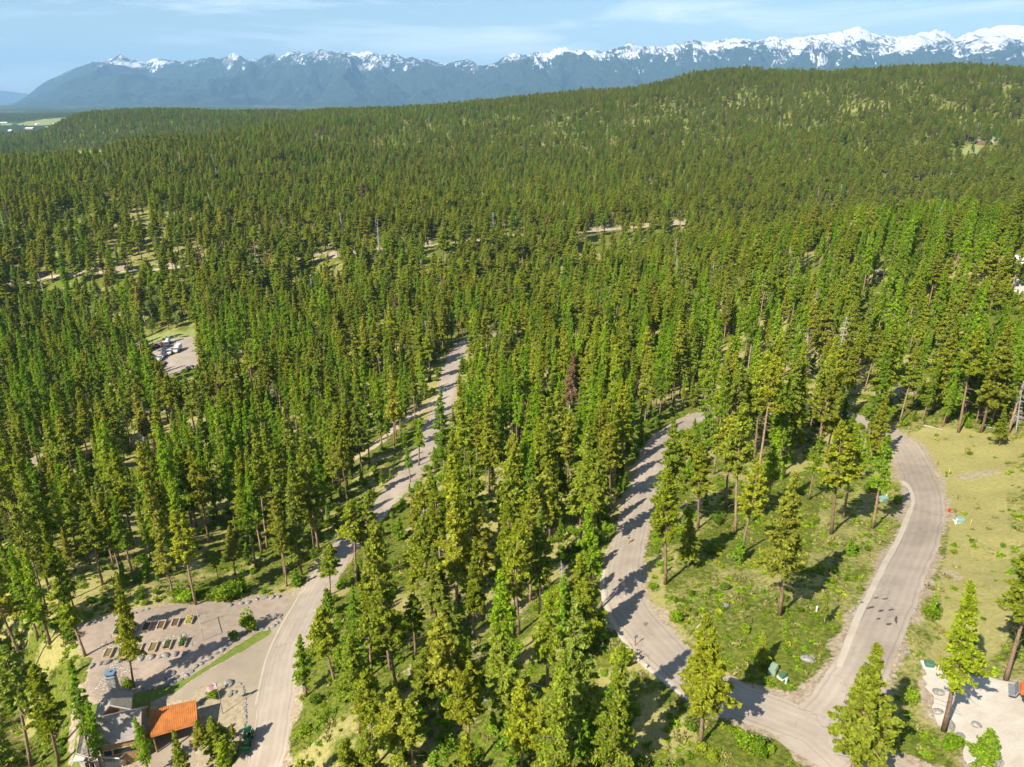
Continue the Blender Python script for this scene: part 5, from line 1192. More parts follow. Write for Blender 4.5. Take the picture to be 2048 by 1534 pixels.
for (cx, cy), kind, lab in BEDS:
    p = Gz(*c3(cx, cy)); e = empty('raised_bed', p, 'wooden raised ' + lab if lab.startswith('bed') else 'wooden raised bed, ' + lab, 'raised bed', 'raised beds in the gravel garden', BRZ)
    w2, l2, hh = .62, 1.22, .5
    m = MB()
    m.box((-w2, 0, hh / 2), (.09, l2 * 2, hh)); m.box((w2, 0, hh / 2), (.09, l2 * 2, hh)); m.box((0, -l2 + .045, hh / 2 - .003), (w2 * 2 - .092, .09, hh)); m.box((0, l2 - .045, hh / 2 - .003), (w2 * 2 - .092, .09, hh))
    m.obj('frame', M_WOODN, e)
    m = MB(); m.box((-w2 - .01, 0, hh + .025), (.17, l2 * 2 + .1, .05)); m.box((w2 + .01, 0, hh + .025), (.17, l2 * 2 + .1, .05)); m.box((0, -l2, hh + .022), (w2 * 2 - .16, .15, .05)); m.box((0, l2, hh + .022), (w2 * 2 - .16, .15, .05)); m.obj('cap_rail', M_BEDRAIL, e)
    m = MB(); m.box((0, 0, .2), (w2 * 2 - .1, l2 * 2 - .1, .4)); m.obj('soil', M_SOIL2 if kind == 'o' else M_SOIL, e)
    if kind in 'gyrb':
        rg = np.random.default_rng(int(cx)); n_ = {'g': 160, 'y': 220, 'r': 120, 'b': 240}[kind]
        C = np.c_[rg.uniform(-.5, .5, n_), rg.uniform(-1.1, 1.1, n_), rg.uniform(.42, .75 if kind != 'b' else 1.1, n_)]
        if kind == 'r': C[:, 0] = np.round(C[:, 0] * 3) / 3
        Vq, Fq = quads(C, rg.uniform(.12, .26, n_), rg, .4); link('crop_leaves', mesh('crop_leaves', Vq, Fq), simple('yellow_leaves', (.42, .42, .05), .7, .2, 5) if kind == 'y' else simple('dark_crop', (.06, .13, .03), .7, .3, 5), e)
    if kind in 'gysb' and cx not in (800, 1375):
        for s in (-1, 1):
            m = MB(); hp = 2.0 if kind == 'y' else 1.1; m.box((s * .5, l2 + .1, hp / 2), (.09, .09, hp)); m.obj('post', M_WOODN if kind == 'y' else M_DARKW, e)
# arch and stakes
a_, b_ = Gz(*c3(1700, 400)), Gz(*c3(1760, 622)); e = empty('garden_arch', a_, 'tall thin wooden gate frame at the driveway end of the raised beds', 'garden arch')
b_ = b_ - a_; m = MB(); m.tube([(0, 0, -.2), (0, 0, 3.0)], [.07, .06], 5); m.obj('post', M_TIMBER, e); m = MB(); m.tube([(b_.x, b_.y, b_.z - .2), (b_.x, b_.y, b_.z + 3.0)], [.07, .06], 5); m.obj('post', M_TIMBER, e)
m = MB(); m.tube([(0, 0, 2.95), (b_.x, b_.y, b_.z + 2.95)], [.06, .06], 5); m.tube([(0, 0, 2.95), (1.2, .6, 2.6), (1.5, .8, 0)], [.04, .04, .04], 5); m.obj('crossbeam', M_TIMBER, e)
for (x, y), lab in (((440,690),'first from the wood'), ((505,600),'near the leafy end bed'), ((1010,790),'in front of the middle olive bed'), ((1205,760),'between the two last beds but one'), ((1610,700),'beyond the last bed')):
    p = Gz(*c3(x, y)); m = MB(); m.tube([(0, 0, -.1), (.03, 0, 1.15)], [.045, .04], 5); o = m.obj('wooden_stake', M_DARKW); o.location = p; tag(o, 'thin dark wooden stake among the raised beds, ' + lab, 'stake', 'stakes among the raised beds')

# ---- flag
fp = Gz(446, 1428); topz = CAMZ - math.tan(dep(1366)) * fp.y; FH = topz - fp.z
e = empty('flagpole', fp, 'slim flagpole with a stars and stripes flag over the planting bed', 'flagpole')
m = MB(); m.tube([(0, 0, -.3), (0, 0, FH)], [.07, .04], 7); m.obj('pole', M_STEEL, e)
nxs, nys = 26, 13; V = []; 
FWd, FHt = 2.1, 1.25
for j in range(nys + 1):
    for i in range(nxs + 1):
        t = i / nxs; V.append((-t * FWd * .80 - .04, .22 * math.sin(t * 6.5 + j * .08) * t ** .6 - t * .25, FH - .08 - FHt * j / nys - t * t * .55))
F = []; mi = []
for j in range(nys):
    for i in range(nxs):
        a = j * (nxs + 1) + i; F.append((a, a + nxs + 1, a + nxs + 2, a + 1))
        cant = i < 10 and j < 7
        mi.append(2 if cant and not ((i + j) % 2 == 0 and 0 < i < 9) else (1 if cant else (0 if j % 2 == 0 else 1)))
me = mesh('flag', V, F, True, mi)
for mm in (simple('flag_red', (.50, .03, .04), .7, .05), simple('flag_white', (.78, .76, .76), .7, .03), simple('flag_blue', (.03, .04, .16), .7, .05)): me.materials.append(mm)
fo = link('flag', me, None, e); sm_ = fo.modifiers.new('cloth', 'SOLIDIFY'); sm_.thickness = .01
# ------------------------------------------------------------------ vehicles
def P_(name, col, **k): return simple(name, col, k.pop('rough', .35), k.pop('var', .06), k.pop('scale', 2), spec=.5, **k)
M_GREENP = P_('tractor_green', (.015, .20, .045)); M_ORANGE = P_('machine_orange', (.55, .12, .02)); M_WHITEP = P_('white_bodywork', (.52, .53, .54)); M_SEAT = simple('black_seat', (.03, .03, .03), .6)
M_YEL = P_('yellow_rim', (.60, .46, .04)); M_PINKY = P_('dark_bodywork', (.05, .055, .07)); M_GREYP = P_('grey_bodywork', (.40, .42, .44)); M_TEALP = P_('pale_blue_bodywork', (.35, .62, .68))
def lathe(mb, prof, axis='x', c=(0, 0, 0), k=18):
    V = []; n = len(prof)
    for a, r in prof:
        for q in range(k):
            th = 2 * math.pi * q / k
            V.append((c[0] + a, c[1] + r * math.cos(th), c[2] + r * math.sin(th)) if axis == 'x' else (c[0] + r * math.cos(th), c[1] + r * math.sin(th), c[2] + a))
    mb.add(V, [(i * k + q, i * k + (q + 1) % k, (i + 1) * k + (q + 1) % k, (i + 1) * k + q) for i in range(n - 1) for q in range(k)] + [tuple(range(k))[::-1], tuple((n - 1) * k + q for q in range(k))])
def wheel(e, x, y, r, w, rim=None, name='wheel'):
    m = MB(); lathe(m, [(-w / 2, r * .6), (-w / 2, r * .93), (-w * .32, r), (w * .32, r), (w / 2, r * .93), (w / 2, r * .6)], 'x', (x, y, r)); t = m.obj(name, M_BLACK, e)
    m = MB(); lathe(m, [(-w * .52, r * .2), (-w * .52, r * .57), (-w * .40, r * .62), (w * .40, r * .62), (w * .52, r * .57), (w * .52, r * .2)], 'x', (x, y, r)); m.obj('rim', rim or M_STEEL, t)
def shape(mb, prof, w, x=0):
    """side outline (y, z) pushed out to width w"""
    n = len(prof); V = [(x - w / 2, a, b) for a, b in prof] + [(x + w / 2, a, b) for a, b in prof]
    mb.add(V, [tuple(range(n)), tuple(range(n, 2 * n))[::-1]] + [(i, n + i, n + (i + 1) % n, (i + 1) % n) for i in range(n)])
def bev(o, w=.05):
    b = o.modifiers.new('soft', 'BEVEL'); b.width = w; b.segments = 2; b.limit_method = 'ANGLE'; return o
# green tractor: forward is -y
g = Gz(497, 1482); T = empty('tractor', g + Vector((0, 0, .06)), 'green tractor with canopy and front bucket parked on the road shoulder', 'tractor', None, .12); T.scale = (.78, .78, .78)
for s in (-1, 1): wheel(T, s * .78, .75, .68, .42, M_YEL); wheel(T, s * .62, -1.15, .42, .28, M_YEL)
m = MB(); shape(m, [(-1.55, .62), (-1.55, 1.12), (-1.35, 1.25), (-.35, 1.32), (-.25, 1.0), (.1, .7), (-.2, .5), (-1.3, .5)], .62); bev(m.obj('hood', M_GREENP, T))
m = MB(); m.box((0, .5, .72), (.6, 1.2, .5)); m.box((0, -.6, .5), (.45, 1.7, .22)); m.obj('chassis', M_SEAT, T)
for s in (-1, 1):
    m = MB(); shape(m, [(.05, 1.0), (.25, 1.38), (.75, 1.52), (1.2, 1.38), (1.35, 1.1), (1.1, 1.2), (.75, 1.4), (.35, 1.25)], .42, s * .74); bev(m.obj('fender', M_GREENP, T), .03)
m = MB(); m.box((0, .72, 1.12), (.5, .5, .14)); m.box((0, .95, 1.36), (.48, .1, .5)); bev(m.obj('seat', M_SEAT, T), .04)
m = MB(); m.tube([(0, .2, 1.0), (0, .36, 1.3)], [.03, .03], 6); lathe(m, [(-.02, .19), (.02, .19)], 'z', (0, .38, 1.33), 12); m.obj('steering_wheel', M_SEAT, T)
for s in (-1, 1): m = MB(); m.tube([(s * .5, 1.05, 1.1), (s * .5, 1.0, 2.28)], [.045, .045], 6); m.obj('canopy_post', M_SEAT, T)
m = MB(); m.box((0, .65, 2.33), (1.35, 1.55, .09)); bev(m.obj('canopy', M_GREENP, T), .04)
for s in (-1, 1): m = MB(); m.tube([(s * .48, -.2, 1.15), (s * .48, -1.3, 1.25), (s * .48, -2.15, .45)], [.07, .07, .06], 6); m.obj('loader_arm', M_GREENP, T)
m = MB(); shape(m, [(-2.1, .75), (-2.2, .15), (-2.75, .08), (-2.8, .14), (-2.27, .22), (-2.18, .75)], 1.75); m.box((-.87, -2.45, .38), (.05, .6, .5)); m.box((.87, -2.45, .38), (.05, .6, .5)); m.obj('bucket', M_GREENP, T)
for s in (-1, 1): m = MB(); m.box((s * .2, -1.57, 1.0), (.14, .04, .12)); m.obj('headlight', M_WHITEP, T)
m = MB(); m.tube([(.22, -1.0, 1.2), (.22, -1.0, 1.85)], [.04, .04], 6); m.obj('exhaust', M_STEEL, T)

def truck(px, py, rz, label, kind, body=None, name='truck'):
    g = Gz(px, py); e = empty(name, g + Vector((0, 0, .07)), label, 'truck' if name == 'truck' else name.split('_')[-1], None, rz); body = body or M_WHITEP
    if kind in ('mixer', 'boom', 'box', 'flat'):
        Lh = 3.4 if kind == 'box' else 4.4
        m = MB(); m.box((0, .6, .85), (.9, Lh * 1.9, .25)); m.obj('chassis', M_SEAT, e)
        for s in (-1, 1):
            wheel(e, s * 1.0, -Lh * .66, .5, .3); wheel(e, s * 1.0, Lh * .52, .5, .34)
            if Lh > 4: wheel(e, s * 1.0, Lh * .52 + 1.15, .5, .34)
        y = -Lh * .72; m = MB(); shape(m, [(y - 1.15, .75), (y - 1.15, 1.5), (y - .95, 1.75), (y - .1, 1.85), (y + .15, 2.65), (y + 1.1, 2.7), (y + 1.15, .75)], 2.2); bev(m.obj('cab', body, e), .08)
        m = MB(); m.hexa([Vector(v) for v in ((-1.0, y - .12, 1.88), (1.0, y - .12, 1.88), (1.0, y + .13, 2.56), (-1.0, y + .13, 2.56), (-1.0, y - .2, 1.95), (1.0, y - .2, 1.95), (1.0, y + .05, 2.6), (-1.0, y + .05, 2.6))]); m.obj('windscreen', M_GLASS, e)
        for s in (-1, 1): m = MB(); m.box((s * .75, y - 1.17, 1.1), (.3, .06, .2)); m.obj('headlight', M_STEEL, e)
    if kind == 'box': m = MB(); m.box((0, 1.2, 2.15), (2.35, 4.6, 2.4)); bev(m.obj('cargo_box', body, e), .05)
    if kind == 'mixer':
        m = MB(); prof = [(-2.4, .35), (-2.2, .8), (-1.0, 1.15), (.6, 1.15), (2.0, .75), (2.6, .5)]
        V = MB(); lathe(V, prof, 'x', (0, 0, 0), 16); A_ = np.vstack(V.v); A_ = np.c_[A_[:, 1], A_[:, 0] + 1.3, A_[:, 2] + 2.35 + A_[:, 0] * .14]; m.add(A_, V.f); m.obj('drum', body, e, True)
        m = MB(); m.tube([(0, 3.6, 2.6), (.6, 4.5, 1.5)], [.25, .2], 6); m.obj('chute', M_STEEL, e)
    if kind == 'boom':
        m = MB(); m.box((0, 1.4, 1.25), (2.2, 5.0, .5)); bev(m.obj('bed', body, e)); m = MB(); m.tube([(0, 2.6, 1.5), (0, 2.3, 2.9), (0, -2.4, 3.4), (0, 2.0, 3.8)], [.3, .28, .24, .2], 6); m.obj('boom', M_WHITEP, e)
        m = MB(); m.box((0, 2.9, 1.75), (1.2, .9, .8)); bev(m.obj('turret', M_ORANGE, e))
        for s in (-1, 1): m = MB(); m.box((s * 1.0, .2, 1.75), (.35, 1.8, .6)); bev(m.obj('locker', M_TEALP if s > 0 else body, e))
    if kind == 'flat':
        m = MB(); m.box((0, 1.2, 1.1), (2.3, 5.0, .22)); m.obj('bed', M_DARKW, e)
    if kind == 'car':
        m = MB(); shape(m, [(-2.5, .45), (-2.5, .95), (-1.1, 1.1), (-.5, 1.72), (.75, 1.75), (.95, 1.15), (2.5, 1.15), (2.55, .45)], 1.85); bev(m.obj('body', body, e), .08)
        m = MB(); m.hexa([Vector(v) for v in ((-.8, -1.08, 1.14), (.8, -1.08, 1.14), (.75, -.54, 1.68), (-.75, -.54, 1.68), (-.8, -1.13, 1.18), (.8, -1.13, 1.18), (.75, -.59, 1.72), (-.75, -.59, 1.72))]); m.obj('windscreen', M_GLASS, e)
        for s in (-1, 1): wheel(e, s * .86, -1.6, .38, .24); wheel(e, s * .86, 1.55, .38, .24); m = MB(); m.box((s * .93, .1, 1.4), (.04, 1.0, .36)); m.obj('side_window', M_GLASS, e)
        for s in (-1, 1): m = MB(); m.box((s * .65, -2.52, .82), (.34, .05, .16)); m.obj('headlight', M_STEEL, e)
        m = MB(); m.box((0, 1.75, 1.17), (1.5, 1.3, .04)); m.obj('cargo_bed', M_SEAT, e)
    if kind == 'digger':
        for s in (-1, 1): m = MB(); shape(m, [(-1.5, .1), (-1.7, .4), (-1.5, .7), (1.5, .7), (1.7, .4), (1.5, .1)], .45, s * .9); bev(m.obj('track', M_BLACK, e))
        m = MB(); shape(m, [(-1.0, .8), (-1.0, 1.4), (.2, 1.7), (1.6, 1.7), (1.9, 1.4), (1.9, .8)], 2.0); bev(m.obj('body', M_ORANGE, e), .12)
        m = MB(); shape(m, [(-1.2, 1.3), (-1.05, 2.5), (.3, 2.5), (.4, 1.3)], .95, -.45); bev(m.obj('cab', M_PINKY, e)); m = MB(); m.tube([(.4, -.9, 1.3), (.4, -2.6, 3.0), (.4, -4.0, 1.6)], [.2, .2, .14], 6); m.obj('boom_arm', M_ORANGE, e)
        m = MB(); shape(m, [(-3.8, 1.5), (-4.3, 1.4), (-4.5, .8), (-4.0, .6), (-3.75, .9)], .9, .4); m.obj('bucket', M_STEEL, e)
    return e
truck(336, 690, .25, 'long white drum truck standing in the gravel lot, farthest from the viewer', 'mixer')
truck(343, 706, .15, 'white flatbed truck parked nose to nose below the drum truck', 'flat')
truck(356, 703, .08, 'white box truck, standing alone at the sunny side of the lot', 'box')
truck(324, 718, .15, 'white and orange boom truck half in the shade of the trees', 'boom')
truck(330, 706, .1, 'dark pickup in the shade between the drum and boom trucks', 'car', M_PINKY, 'pickup')
truck(326, 694, .5, 'orange digger behind the dark pickup', 'digger', None, 'digger')
truck(313, 696, 1.9, 'orange digger peeping out from behind the trees at the lot edge', 'digger', None, 'digger')
truck(324, 733, .1, 'low orange-fronted truck nearest the viewer in tree shade', 'flat', M_ORANGE)
truck(384, 738, 1.7, 'white pickup half hidden by trees at the near corner of the lot', 'car', None, 'pickup')
# orange wheeled loader cut by the edge of the picture
g = Gz(2076, 1402); W = empty('wheeled_loader', g + Vector((0, 0, .05)), 'orange wheeled machine on the pale gravel pad at the very edge', 'loader', None, 1.0)
m = MB(); shape(m, [(-1.9, .55), (-2.1, 1.3), (-1.6, 1.75), (-.3, 1.8), (.1, 1.4), (1.6, 1.35), (1.9, .9), (1.7, .5)], 1.7); bev(m.obj('body', M_ORANGE, W), .15)
m = MB(); shape(m, [(-.9, 1.5), (-.75, 2.5), (.5, 2.5), (.6, 1.4)], 1.3); bev(m.obj('cab', M_GLASS, W), .06); m = MB(); m.box((0, -.15, 2.56), (1.4, 1.5, .1)); m.obj('cab_roof', M_WHITEP, W)
for s in (-1, 1): wheel(W, s * .95, -1.1, .48, .34, M_WHITEP); wheel(W, s * .95, 1.1, .48, .34, M_WHITEP)
m = MB(); shape(m, [(1.9, 1.0), (2.1, .2), (2.7, .1), (2.75, .18), (2.2, .35), (2.0, 1.0)], 1.9); m.obj('bucket', M_STEEL, W)

# ------------------------------------------------------------------ service boxes, hydrant, markers
M_PGREEN = simple('pale_green_steel', (.22, .30, .21), .5, .08, 2); M_DGREEN = simple('dark_green_steel', (.06, .14, .08), .5, .1, 3); M_TEAL = simple('teal_steel', (.20, .32, .27), .5, .1, 3); M_RED = simple('hydrant_red', (.65, .03, .02), .4, .05, 3)
M_MINT = simple('mint_plastic', (.38, .52, .42), .5, .05, 3); M_MARK = simple('yellow_marker', (.75, .58, .04), .5, .05, 3)
M_PADW = simple('weathered_white_pad', (.50, .49, .46), .8, .12, 3)
def cabinet(px, py, w, d, h, mat, label, pad=None, rz=0, name='utility_box'):
    g = Gz(px, py); e = empty(name, g, label, 'utility box', None, rz)
    if pad: m = MB(); m.box((0, 0, .03), (w + pad, d + pad, .24)); m.obj('base_pad', M_PADW, e)
    z0 = .15 if pad else -.05
    m = MB(); shape(m, [(-d / 2, z0), (-d / 2, h * .82), (-d / 2 + .12, h), (d / 2, h), (d / 2, z0)], w); bev(m.obj('housing', mat, e), .03)
    m = MB(); m.box((0, -d / 2 - .008, h * .42 + .06), (w * .86, .03, h * .55)); dr = m.obj('door', mat, e); m = MB(); m.box((w * .3, -d / 2 - .035, h * .45), (.05, .04, .16)); m.obj('handle', M_STEEL, dr)
    m = MB(); m.box((0, .01, h + .02), (w + .06, d * .8, .04)); m.obj('lid', mat, e); return e
cabinet(1545, 1348, 1.2, .9, 1.0, M_PGREEN, 'large pale green metal cabinet on the verge by the junction', None, .9)
cabinet(1564, 1358, .75, .6, .6, M_DGREEN, 'small dark green box on a white pad beside the pale green cabinet', .3, .5)
cabinet(1857, 1332, .95, .8, .65, M_DGREEN, 'dark green box on a white slab at the corner of the gravel pad', .55, -.25)
cabinet(1766, 1000, 1.5, 1.2, .85, M_TEAL, 'teal box on a white pad behind the long-trunked larch', .35, .35)
cabinet(1918, 1044, 1.3, 1.0, .85, M_TEAL, 'teal box on a white pad in the dry meadow', .35, -.1)
def post(px, py, w, h, mat, name, label, cat, cap=None):
    g = Gz(px, py); m = MB(); m.tube([(0, 0, -.1), (0, 0, h)], [w, w], 8); lathe(m, [(h, w * 1.15), (h + w * .8, w * .6)], 'z', (0, 0, 0), 8); o = m.obj(name, mat); o.location = g; return tag(o, label, cat)
post(1571, 1369, .13, .7, M_MINT, 'marker_post', 'stubby mint green post beside the small dark green box', 'marker post')
post(1772, 997, .10, 1.1, M_WHITE, 'marker_post', 'white post beside the teal box inside the loop', 'marker post')
post(1911, 1048, .14, 1.0, M_WHITE, 'marker_post', 'white post touching the meadow teal box', 'marker post')
post(1912, 1036, .16, .5, M_DGREEN, 'marker_post', 'short dark green stub behind the meadow teal box', 'marker post')
post(1892, 954, .15, .6, M_DGREEN, 'marker_post', 'dark green stub with a yellow marker next to it in the meadow', 'marker post')
post(1897, 948, .06, 1.1, M_MARK, 'marker_post', 'yellow marker beside the dark green stub in the meadow', 'marker post')
post(1941, 1049, .05, .9, M_MARK, 'marker_post', 'yellow marker in the grass east of the meadow teal box', 'marker post')
post(1875, 1341, .06, .8, M_MARK, 'marker_post', 'yellow marker by the box at the pad corner', 'marker post')
post(1632, 1226, .10, .9, M_WHITE, 'marker_post', 'white post in tall weeds beside the narrow young fir', 'marker post')
post(1292, 1337, .16, .6, M_MINT, 'marker_post', 'mint green stub on the outer verge of the near loop bend', 'marker post')
post(1230, 1038, .07, .8, M_RED, 'marker_post', 'thin red marker at the outer edge of the left arm of the loop', 'marker post')
post(1875, 930, .05, 1.0, M_DARKW, 'marker_post', 'dark stick standing in the upper meadow', 'marker post')
post(1915, 998, .05, 1.0, M_DARKW, 'marker_post', 'dark stick near the meadow hydrant', 'marker post')
g = Gz(1897, 1024); e = empty('fire_hydrant', g, 'red fire hydrant where the meadow meets the loop road', 'fire hydrant')
m = MB(); lathe(m, [(-.1, .16), (.05, .2), (.08, .13), (.62, .13), (.64, .18), (.70, .18), (.82, .11), (.88, .04)], 'z', (0, 0, 0), 12); m.obj('barrel', M_RED, e, True)
m = MB(); m.tube([(-.26, 0, .48), (.26, 0, .48)], [.075, .075], 8); m.tube([(0, 0, .42), (0, -.25, .42)], [.09, .09], 8); m.obj('outlet', M_RED, e)
def roadsign(px, py, h, label, rz):
    g = Gz(px, py); e = empty('street_sign', g, label, 'sign', None, rz); m = MB(); m.tube([(0, 0, -.2), (0, 0, h)], [.05, .05], 5); m.obj('post', M_DARKW, e); m = MB(); m.box((0, -.055, h - .25), (.6, .03, .45)); m.obj('sign_plate', M_STEEL, e)
roadsign(1270, 1292, 2.0, 'small sign on a dark post beside the gutter of the near loop bend', .4)
post(1205, 1117, .05, 1.2, M_DARKW, 'marker_post', 'dark leaning stake at the outer edge above the walkers', 'marker post')

# ------------------------------------------------------------------ fallen logs
def log(p, q, r, label, tw=0):
    a = Gz(*p); b = Gz(*q); m = MB(); d = b - a; up = Vector((0, 0, r * .8))
    e = empty('fallen_log', a, label, 'fallen log', None); k = 6; pts = []
    for i in range(k + 1):
        c = a + d * i / k; pts.append((c.x - a.x + random.gauss(0, .04), c.y - a.y + random.gauss(0, .04), hz(c.x, c.y) - a.z + r * .7))
    m.tube(pts, [r * (1 - .65 * i / k) for i in range(k + 1)], 7); m.obj('trunk', M_DEAD, e, True)
    m = MB()
    for i in range(tw):
        s = random.uniform(.2, .95); i0 = int(s * k); c = np.array(pts[i0]); m.tube([c, c + np.array([random.uniform(-.9, .9), random.uniform(-.9, .9), random.uniform(.1, .7)])], [.05, .02], 4)
    if tw: m.obj('dead_branch', M_DEAD, e)
log((988, 1349), (1090, 1374), .16, 'long bleached log lying in the grass between the roads', 9)
log((1962, 855), (2000, 862), .2, 'fallen log along the wood edge above the meadow', 2)
log((1845, 855), (1885, 860), .16, 'shorter fallen log at the top of the meadow', 2)
log((1935, 1528), (1972, 1505), .11, 'bleached branch lying beside the dense young fir', 3)
log((1393, 1260), (1425, 1238), .1, 'grey dead branch in the green inner grass', 6)
log((1700, 1225), (1712, 1215), .09, 'thin dead branch on the dry inner bank', 3)

# ------------------------------------------------------------------ two people walking down the road
M_SKIN = simple('skin', (.50, .29, .20), .6, .05, 5)
def body_skin(name, pts, edges, rad, mat, parent, loc=(0, 0, 0)):
    me = bpy.data.meshes.new(name); me.from_pydata(pts, edges, []); o = link(name, me, mat, parent)
    o.modifiers.new('skin', 'SKIN'); 
    for i, v in enumerate(me.skin_vertices[0].data): v.radius = (rad[i], rad[i]) if not isinstance(rad[i], tuple) else rad[i]; v.use_root = (i == 0)
    s = o.modifiers.new('sub', 'SUBSURF'); s.levels = 2; s.render_levels = 2; return o
def person(px, py, rz, label, top, bottom, hair, longleg, cap=None, stride=.22, extra=None):
    g = Gz(px, py); e = empty('person', g + Vector((0, 0, .07)), label, 'person', None, rz)
    s = stride
    pts = [(0, 0, .95), (0, 0, 1.12), (0, -.01, 1.30), (0, 0, 1.42), (0, 0, 1.50), (0, -.015, 1.60), (0, -.01, 1.70),            # 0-6 pelvis..head
           (-.10, 0, .90), (-.11, -s * .6, .50), (-.11, -s, .09), (-.12, -s - .15, .04),                                   # 7-10 left leg (forward)
           (.10, 0, .90), (.11, s * .35, .50), (.11, s, .12), (.12, s - .13, .04),                                          # 11-14
           (-.17, 0, 1.40), (-.23, s * .35, 1.14), (-.24, s * .2, .90),                                                    # 15-17 left arm back
           (.17, 0, 1.40), (.23, -s * .3, 1.14), (.22, -s * .95, .95)]                                                      # 18-20
    ed = [(0, 1), (1, 2), (2, 3), (3, 4), (4, 5), (5, 6), (0, 7), (7, 8), (8, 9), (9, 10), (0, 11), (11, 12), (12, 13), (13, 14), (3, 15), (15, 16), (16, 17), (3, 18), (18, 19), (19, 20)]
    rad = [(.15, .11), (.135, .10), (.16, .11), (.12, .09), .055, .085, .075, .09, .06, .042, .035, .09, .06, .042, .035, .062, .043, .032, .062, .043, .032]
    body_skin('body', pts, ed, rad, M_SKIN, e)
    for side, w_ in ((-1, 17), (1, 20)):
        hp = np.array(pts[w_]); P = [tuple(hp), tuple(hp + (0, -.01, -.07))]; E = [(0, 1)]; R = [.026, .03]
        for k in range(4):
            b = hp + np.array([0, -.03 + .02 * k, -.085]); i0 = len(P); P += [tuple(b), tuple(b + (-.008 * side, 0, -.035)), tuple(b + (-.022 * side, 0, -.06 - .006 * (k in (1, 2))))]; E += [(1, i0), (i0, i0 + 1), (i0 + 1, i0 + 2)]; R += [.009, .0085, .007]
        i0 = len(P); P += [tuple(hp + (-.01 * side, -.03, -.045)), tuple(hp + (-.025 * side, -.05, -.075))]; E += [(0, i0), (i0, i0 + 1)]; R += [.010, .008]
        body_skin('hand', P, E, R, M_SKIN, e)
    # clothes: slightly larger surfaces over the same pose
    ip = [0, 1, 2, 3, 15, 16, 18, 19]; mp_ = {v: i for i, v in enumerate(ip)}
    o = body_skin('shirt', [pts[i] for i in ip[:5]] + [tuple((np.array(pts[15]) * .35 + np.array(pts[16]) * .65))] + [pts[18]] + [tuple((np.array(pts[18]) * .35 + np.array(pts[19]) * .65))],
                  [(0, 1), (1, 2), (2, 3), (3, 4), (4, 5), (3, 6), (6, 7)], [(.17, .13), (.155, .12), (.18, .13), (.13, .10), .08, .065, .08, .065], top, e)
    f = 1.0 if longleg else .42
    def leg(i, j, k): 
        a, b_, c = np.array(pts[i]), np.array(pts[j]), np.array(pts[k]); return [tuple(a), tuple(a + (b_ - a) * (1 if longleg else .9)), tuple(b_ + (c - b_) * .9) if longleg else None]
    P = [pts[0]]; E = []; R = [(.165, .125)]
    for i, j, k in ((7, 8, 9), (11, 12, 13)):
        q = [x for x in leg(i, j, k) if x]; n0 = len(P); P += q; E += [(0, n0)] + [(n0 + t, n0 + t + 1) for t in range(len(q) - 1)]; R += [.105, .085] + ([.065] if longleg else [])
    body_skin('trousers' if longleg else 'shorts', P, E, R, bottom, e)
    m = MB(); c = np.array(pts[6]); lat = []
    lathe(m, [(-.13, .088), (-.05, .105), (.02, .10), (.07, .07), (.095, .02)], 'z', (c[0], c[1] + .015, c[2] + .01), 12); m.obj('hat' if cap else 'hair', cap or hair, e, True)
    for i, y in ((10, -.03), (14, -.03)):
        p = np.array(pts[i]); m = MB(); m.box((p[0], p[1] + .07, .045), (.10, .28, .09)); bev(m.obj('shoe', M_WHITE if longleg else M_SEAT, e), .03)
    m = MB(); c = np.array(pts[5]); m.box((c[0] - .03, c[1] - .087, c[2] + .035), (.022, .02, .014)); m.box((c[0] + .03, c[1] - .087, c[2] + .035), (.022, .02, .014)); m.obj('eyes', M_SEAT, e)
    m = MB(); m.tube([(c[0], c[1] - .075, c[2] + .03), (c[0], c[1] - .105, c[2] - .005)], [.010, .016], 5); m.obj('nose', M_SKIN, e)
    return e
person(1257, 1087, .1, 'walker in a dark top and tan shorts alone in the sunny lane', simple('navy_cloth', (.03, .035, .05), .9, .1), simple('tan_cloth', (.48, .30, .12), .9, .1), simple('dark_hair', (.05, .03, .02), .8), False)
person(1251, 1190, -.05, 'walker in a white top and blue jeans in the pine shade', simple('white_cloth', (.75, .75, .78), .9, .05), simple('denim', (.06, .10, .22), .9, .1), simple('brown_hair', (.12, .06, .03), .8), True, simple('red_cap', (.55, .06, .04), .8))

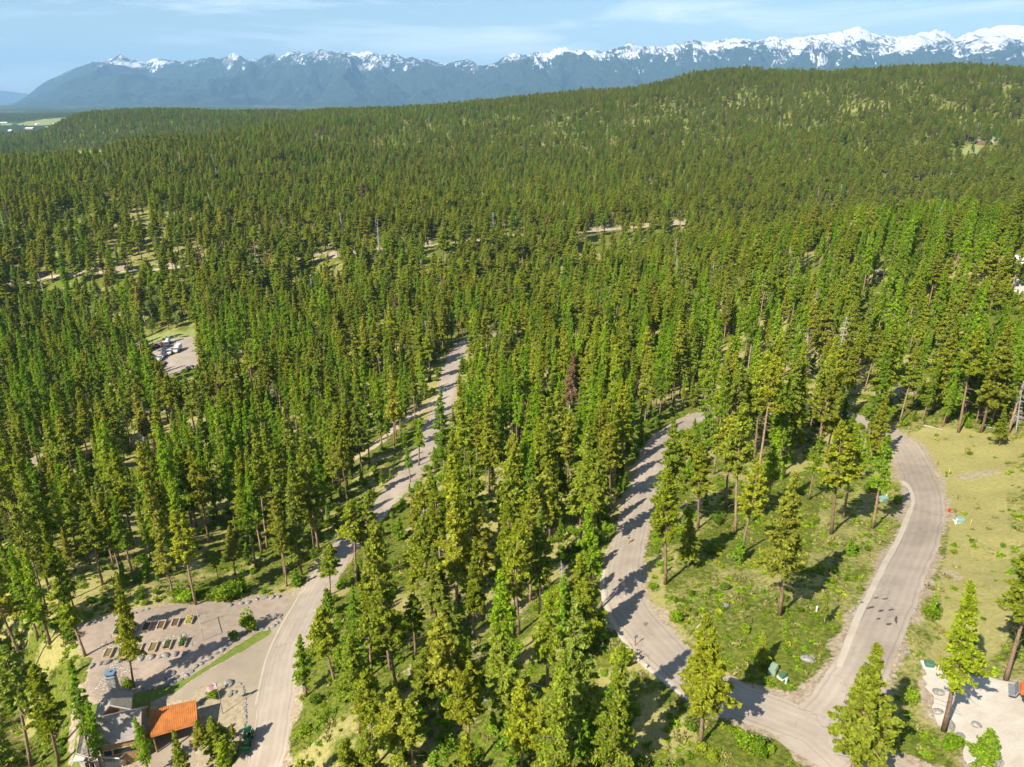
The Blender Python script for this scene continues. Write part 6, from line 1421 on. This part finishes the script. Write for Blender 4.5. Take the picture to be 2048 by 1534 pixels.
# ------------------------------------------------------------------ far buildings
M_TEALROOF = simple('teal_metal_roof', (.20, .38, .33), .4, .06, .5); M_REDWOOD = simple('cedar_wall', (.24, .09, .045), .7, .15, .5); M_PALEROOF = simple('pale_sheet_roof', (.70, .70, .68), .5, .08, .3); M_TANW = simple('tan_wall', (.42, .35, .26), .8, .1, .5)
def farhouse(px, py, L, Wd, h, rz, roof, wall, label, group=None, name='house', z=0):
    g = Gz(px, py); e = empty(name, g + Vector((0, 0, z)), label, 'house', group, rz)
    m = MB(); r = h * .62; V = [(-L / 2, -Wd / 2, -2), (L / 2, -Wd / 2, -2), (L / 2, Wd / 2, -2), (-L / 2, Wd / 2, -2), (-L / 2, -Wd / 2, h), (L / 2, -Wd / 2, h), (L / 2, Wd / 2, h), (-L / 2, Wd / 2, h), (-L / 2, 0, h + r - .1), (L / 2, 0, h + r - .1)]
    m.add(V, [(0, 3, 2, 1), (0, 1, 5, 4), (2, 3, 7, 6), (1, 2, 6, 9, 5), (3, 0, 4, 8, 7), (4, 5, 9, 8), (6, 7, 8, 9)]); m.obj('wall', wall, e)
    m = MB(); k = 1.12; a = Vector((-L / 2 * k, 0, h + r + .1)); b = Vector((L / 2 * k, 0, h + r + .1)); dn = .12 * r
    slab(m, (-L / 2 * k, -Wd / 2 * k, h - dn), (L / 2 * k, -Wd / 2 * k, h - dn), b, a, .3); m.obj('roof', roof, e); m = MB(); slab(m, a + Vector((0, 0, .03)), b + Vector((0, 0, .03)), (L / 2 * k, Wd / 2 * k, h - dn + .03), (-L / 2 * k, Wd / 2 * k, h - dn + .03), .3); m.obj('roof', roof, e)
    for f in (-.28, .05, .34): m = MB(); m.box((L * f, -Wd / 2 - .03, h * .55), (L * .11, .12, h * .4)); m.obj('window', M_GLASS, e)
    m = MB(); m.box((L / 2 + .03, 0, h * .5), (.12, Wd * .4, h * .5)); m.obj('window', M_GLASS, e)
    return e
farhouse(1957, 289, 11, 9, 4, 1.25, M_TEALROOF, M_REDWOOD, 'red cedar house with teal roof at the top of a clearing on the far hill')
farhouse(1990, 284, 11, 9, 5, .2, M_TEALROOF, M_TANW, 'smaller teal-roofed house among trees beside the cedar house')
farhouse(776, 219, 26, 16, 9, .4, M_PALEROOF, M_TANW, 'lone pale-roofed house on the crest of the middle ridge', None, 'house', 8)
farhouse(2042, 540, 12, 9, 4, .3, M_PALEROOF, M_TANW, 'pale-roofed house glimpsed through pines at the right edge')
for i, (px, py, L, rf, w_) in enumerate([(a,b,c,M_PALEROOF,d) for a,b,c,d in ((60,258,38,'long white-roofed barn on the valley plain'),(75,249,26,'white shed beside the flat green field'),(22,262,30,'pale farm building near the field corner'),(98,256,30,'grey-white roofed shed east of the long barn'),(45,251,22,'small white building behind the long barn'),
     (8,247,34,'pale-roofed building at the very edge of the plain'),(84,263,24,'low white roof in front of the grey shed'),(110,249,22,'white building at the far end of the field'),(36,240,24,'tiny white house beyond the flat field'),(35,268,22,'pale roof nearest the forest edge'))]):
    farhouse(px, py, L, L * .5, 6, (i * 1.3) % 3, rf, M_WHITE if i % 2 else M_TANW, w_, 'farm buildings on the valley plain')
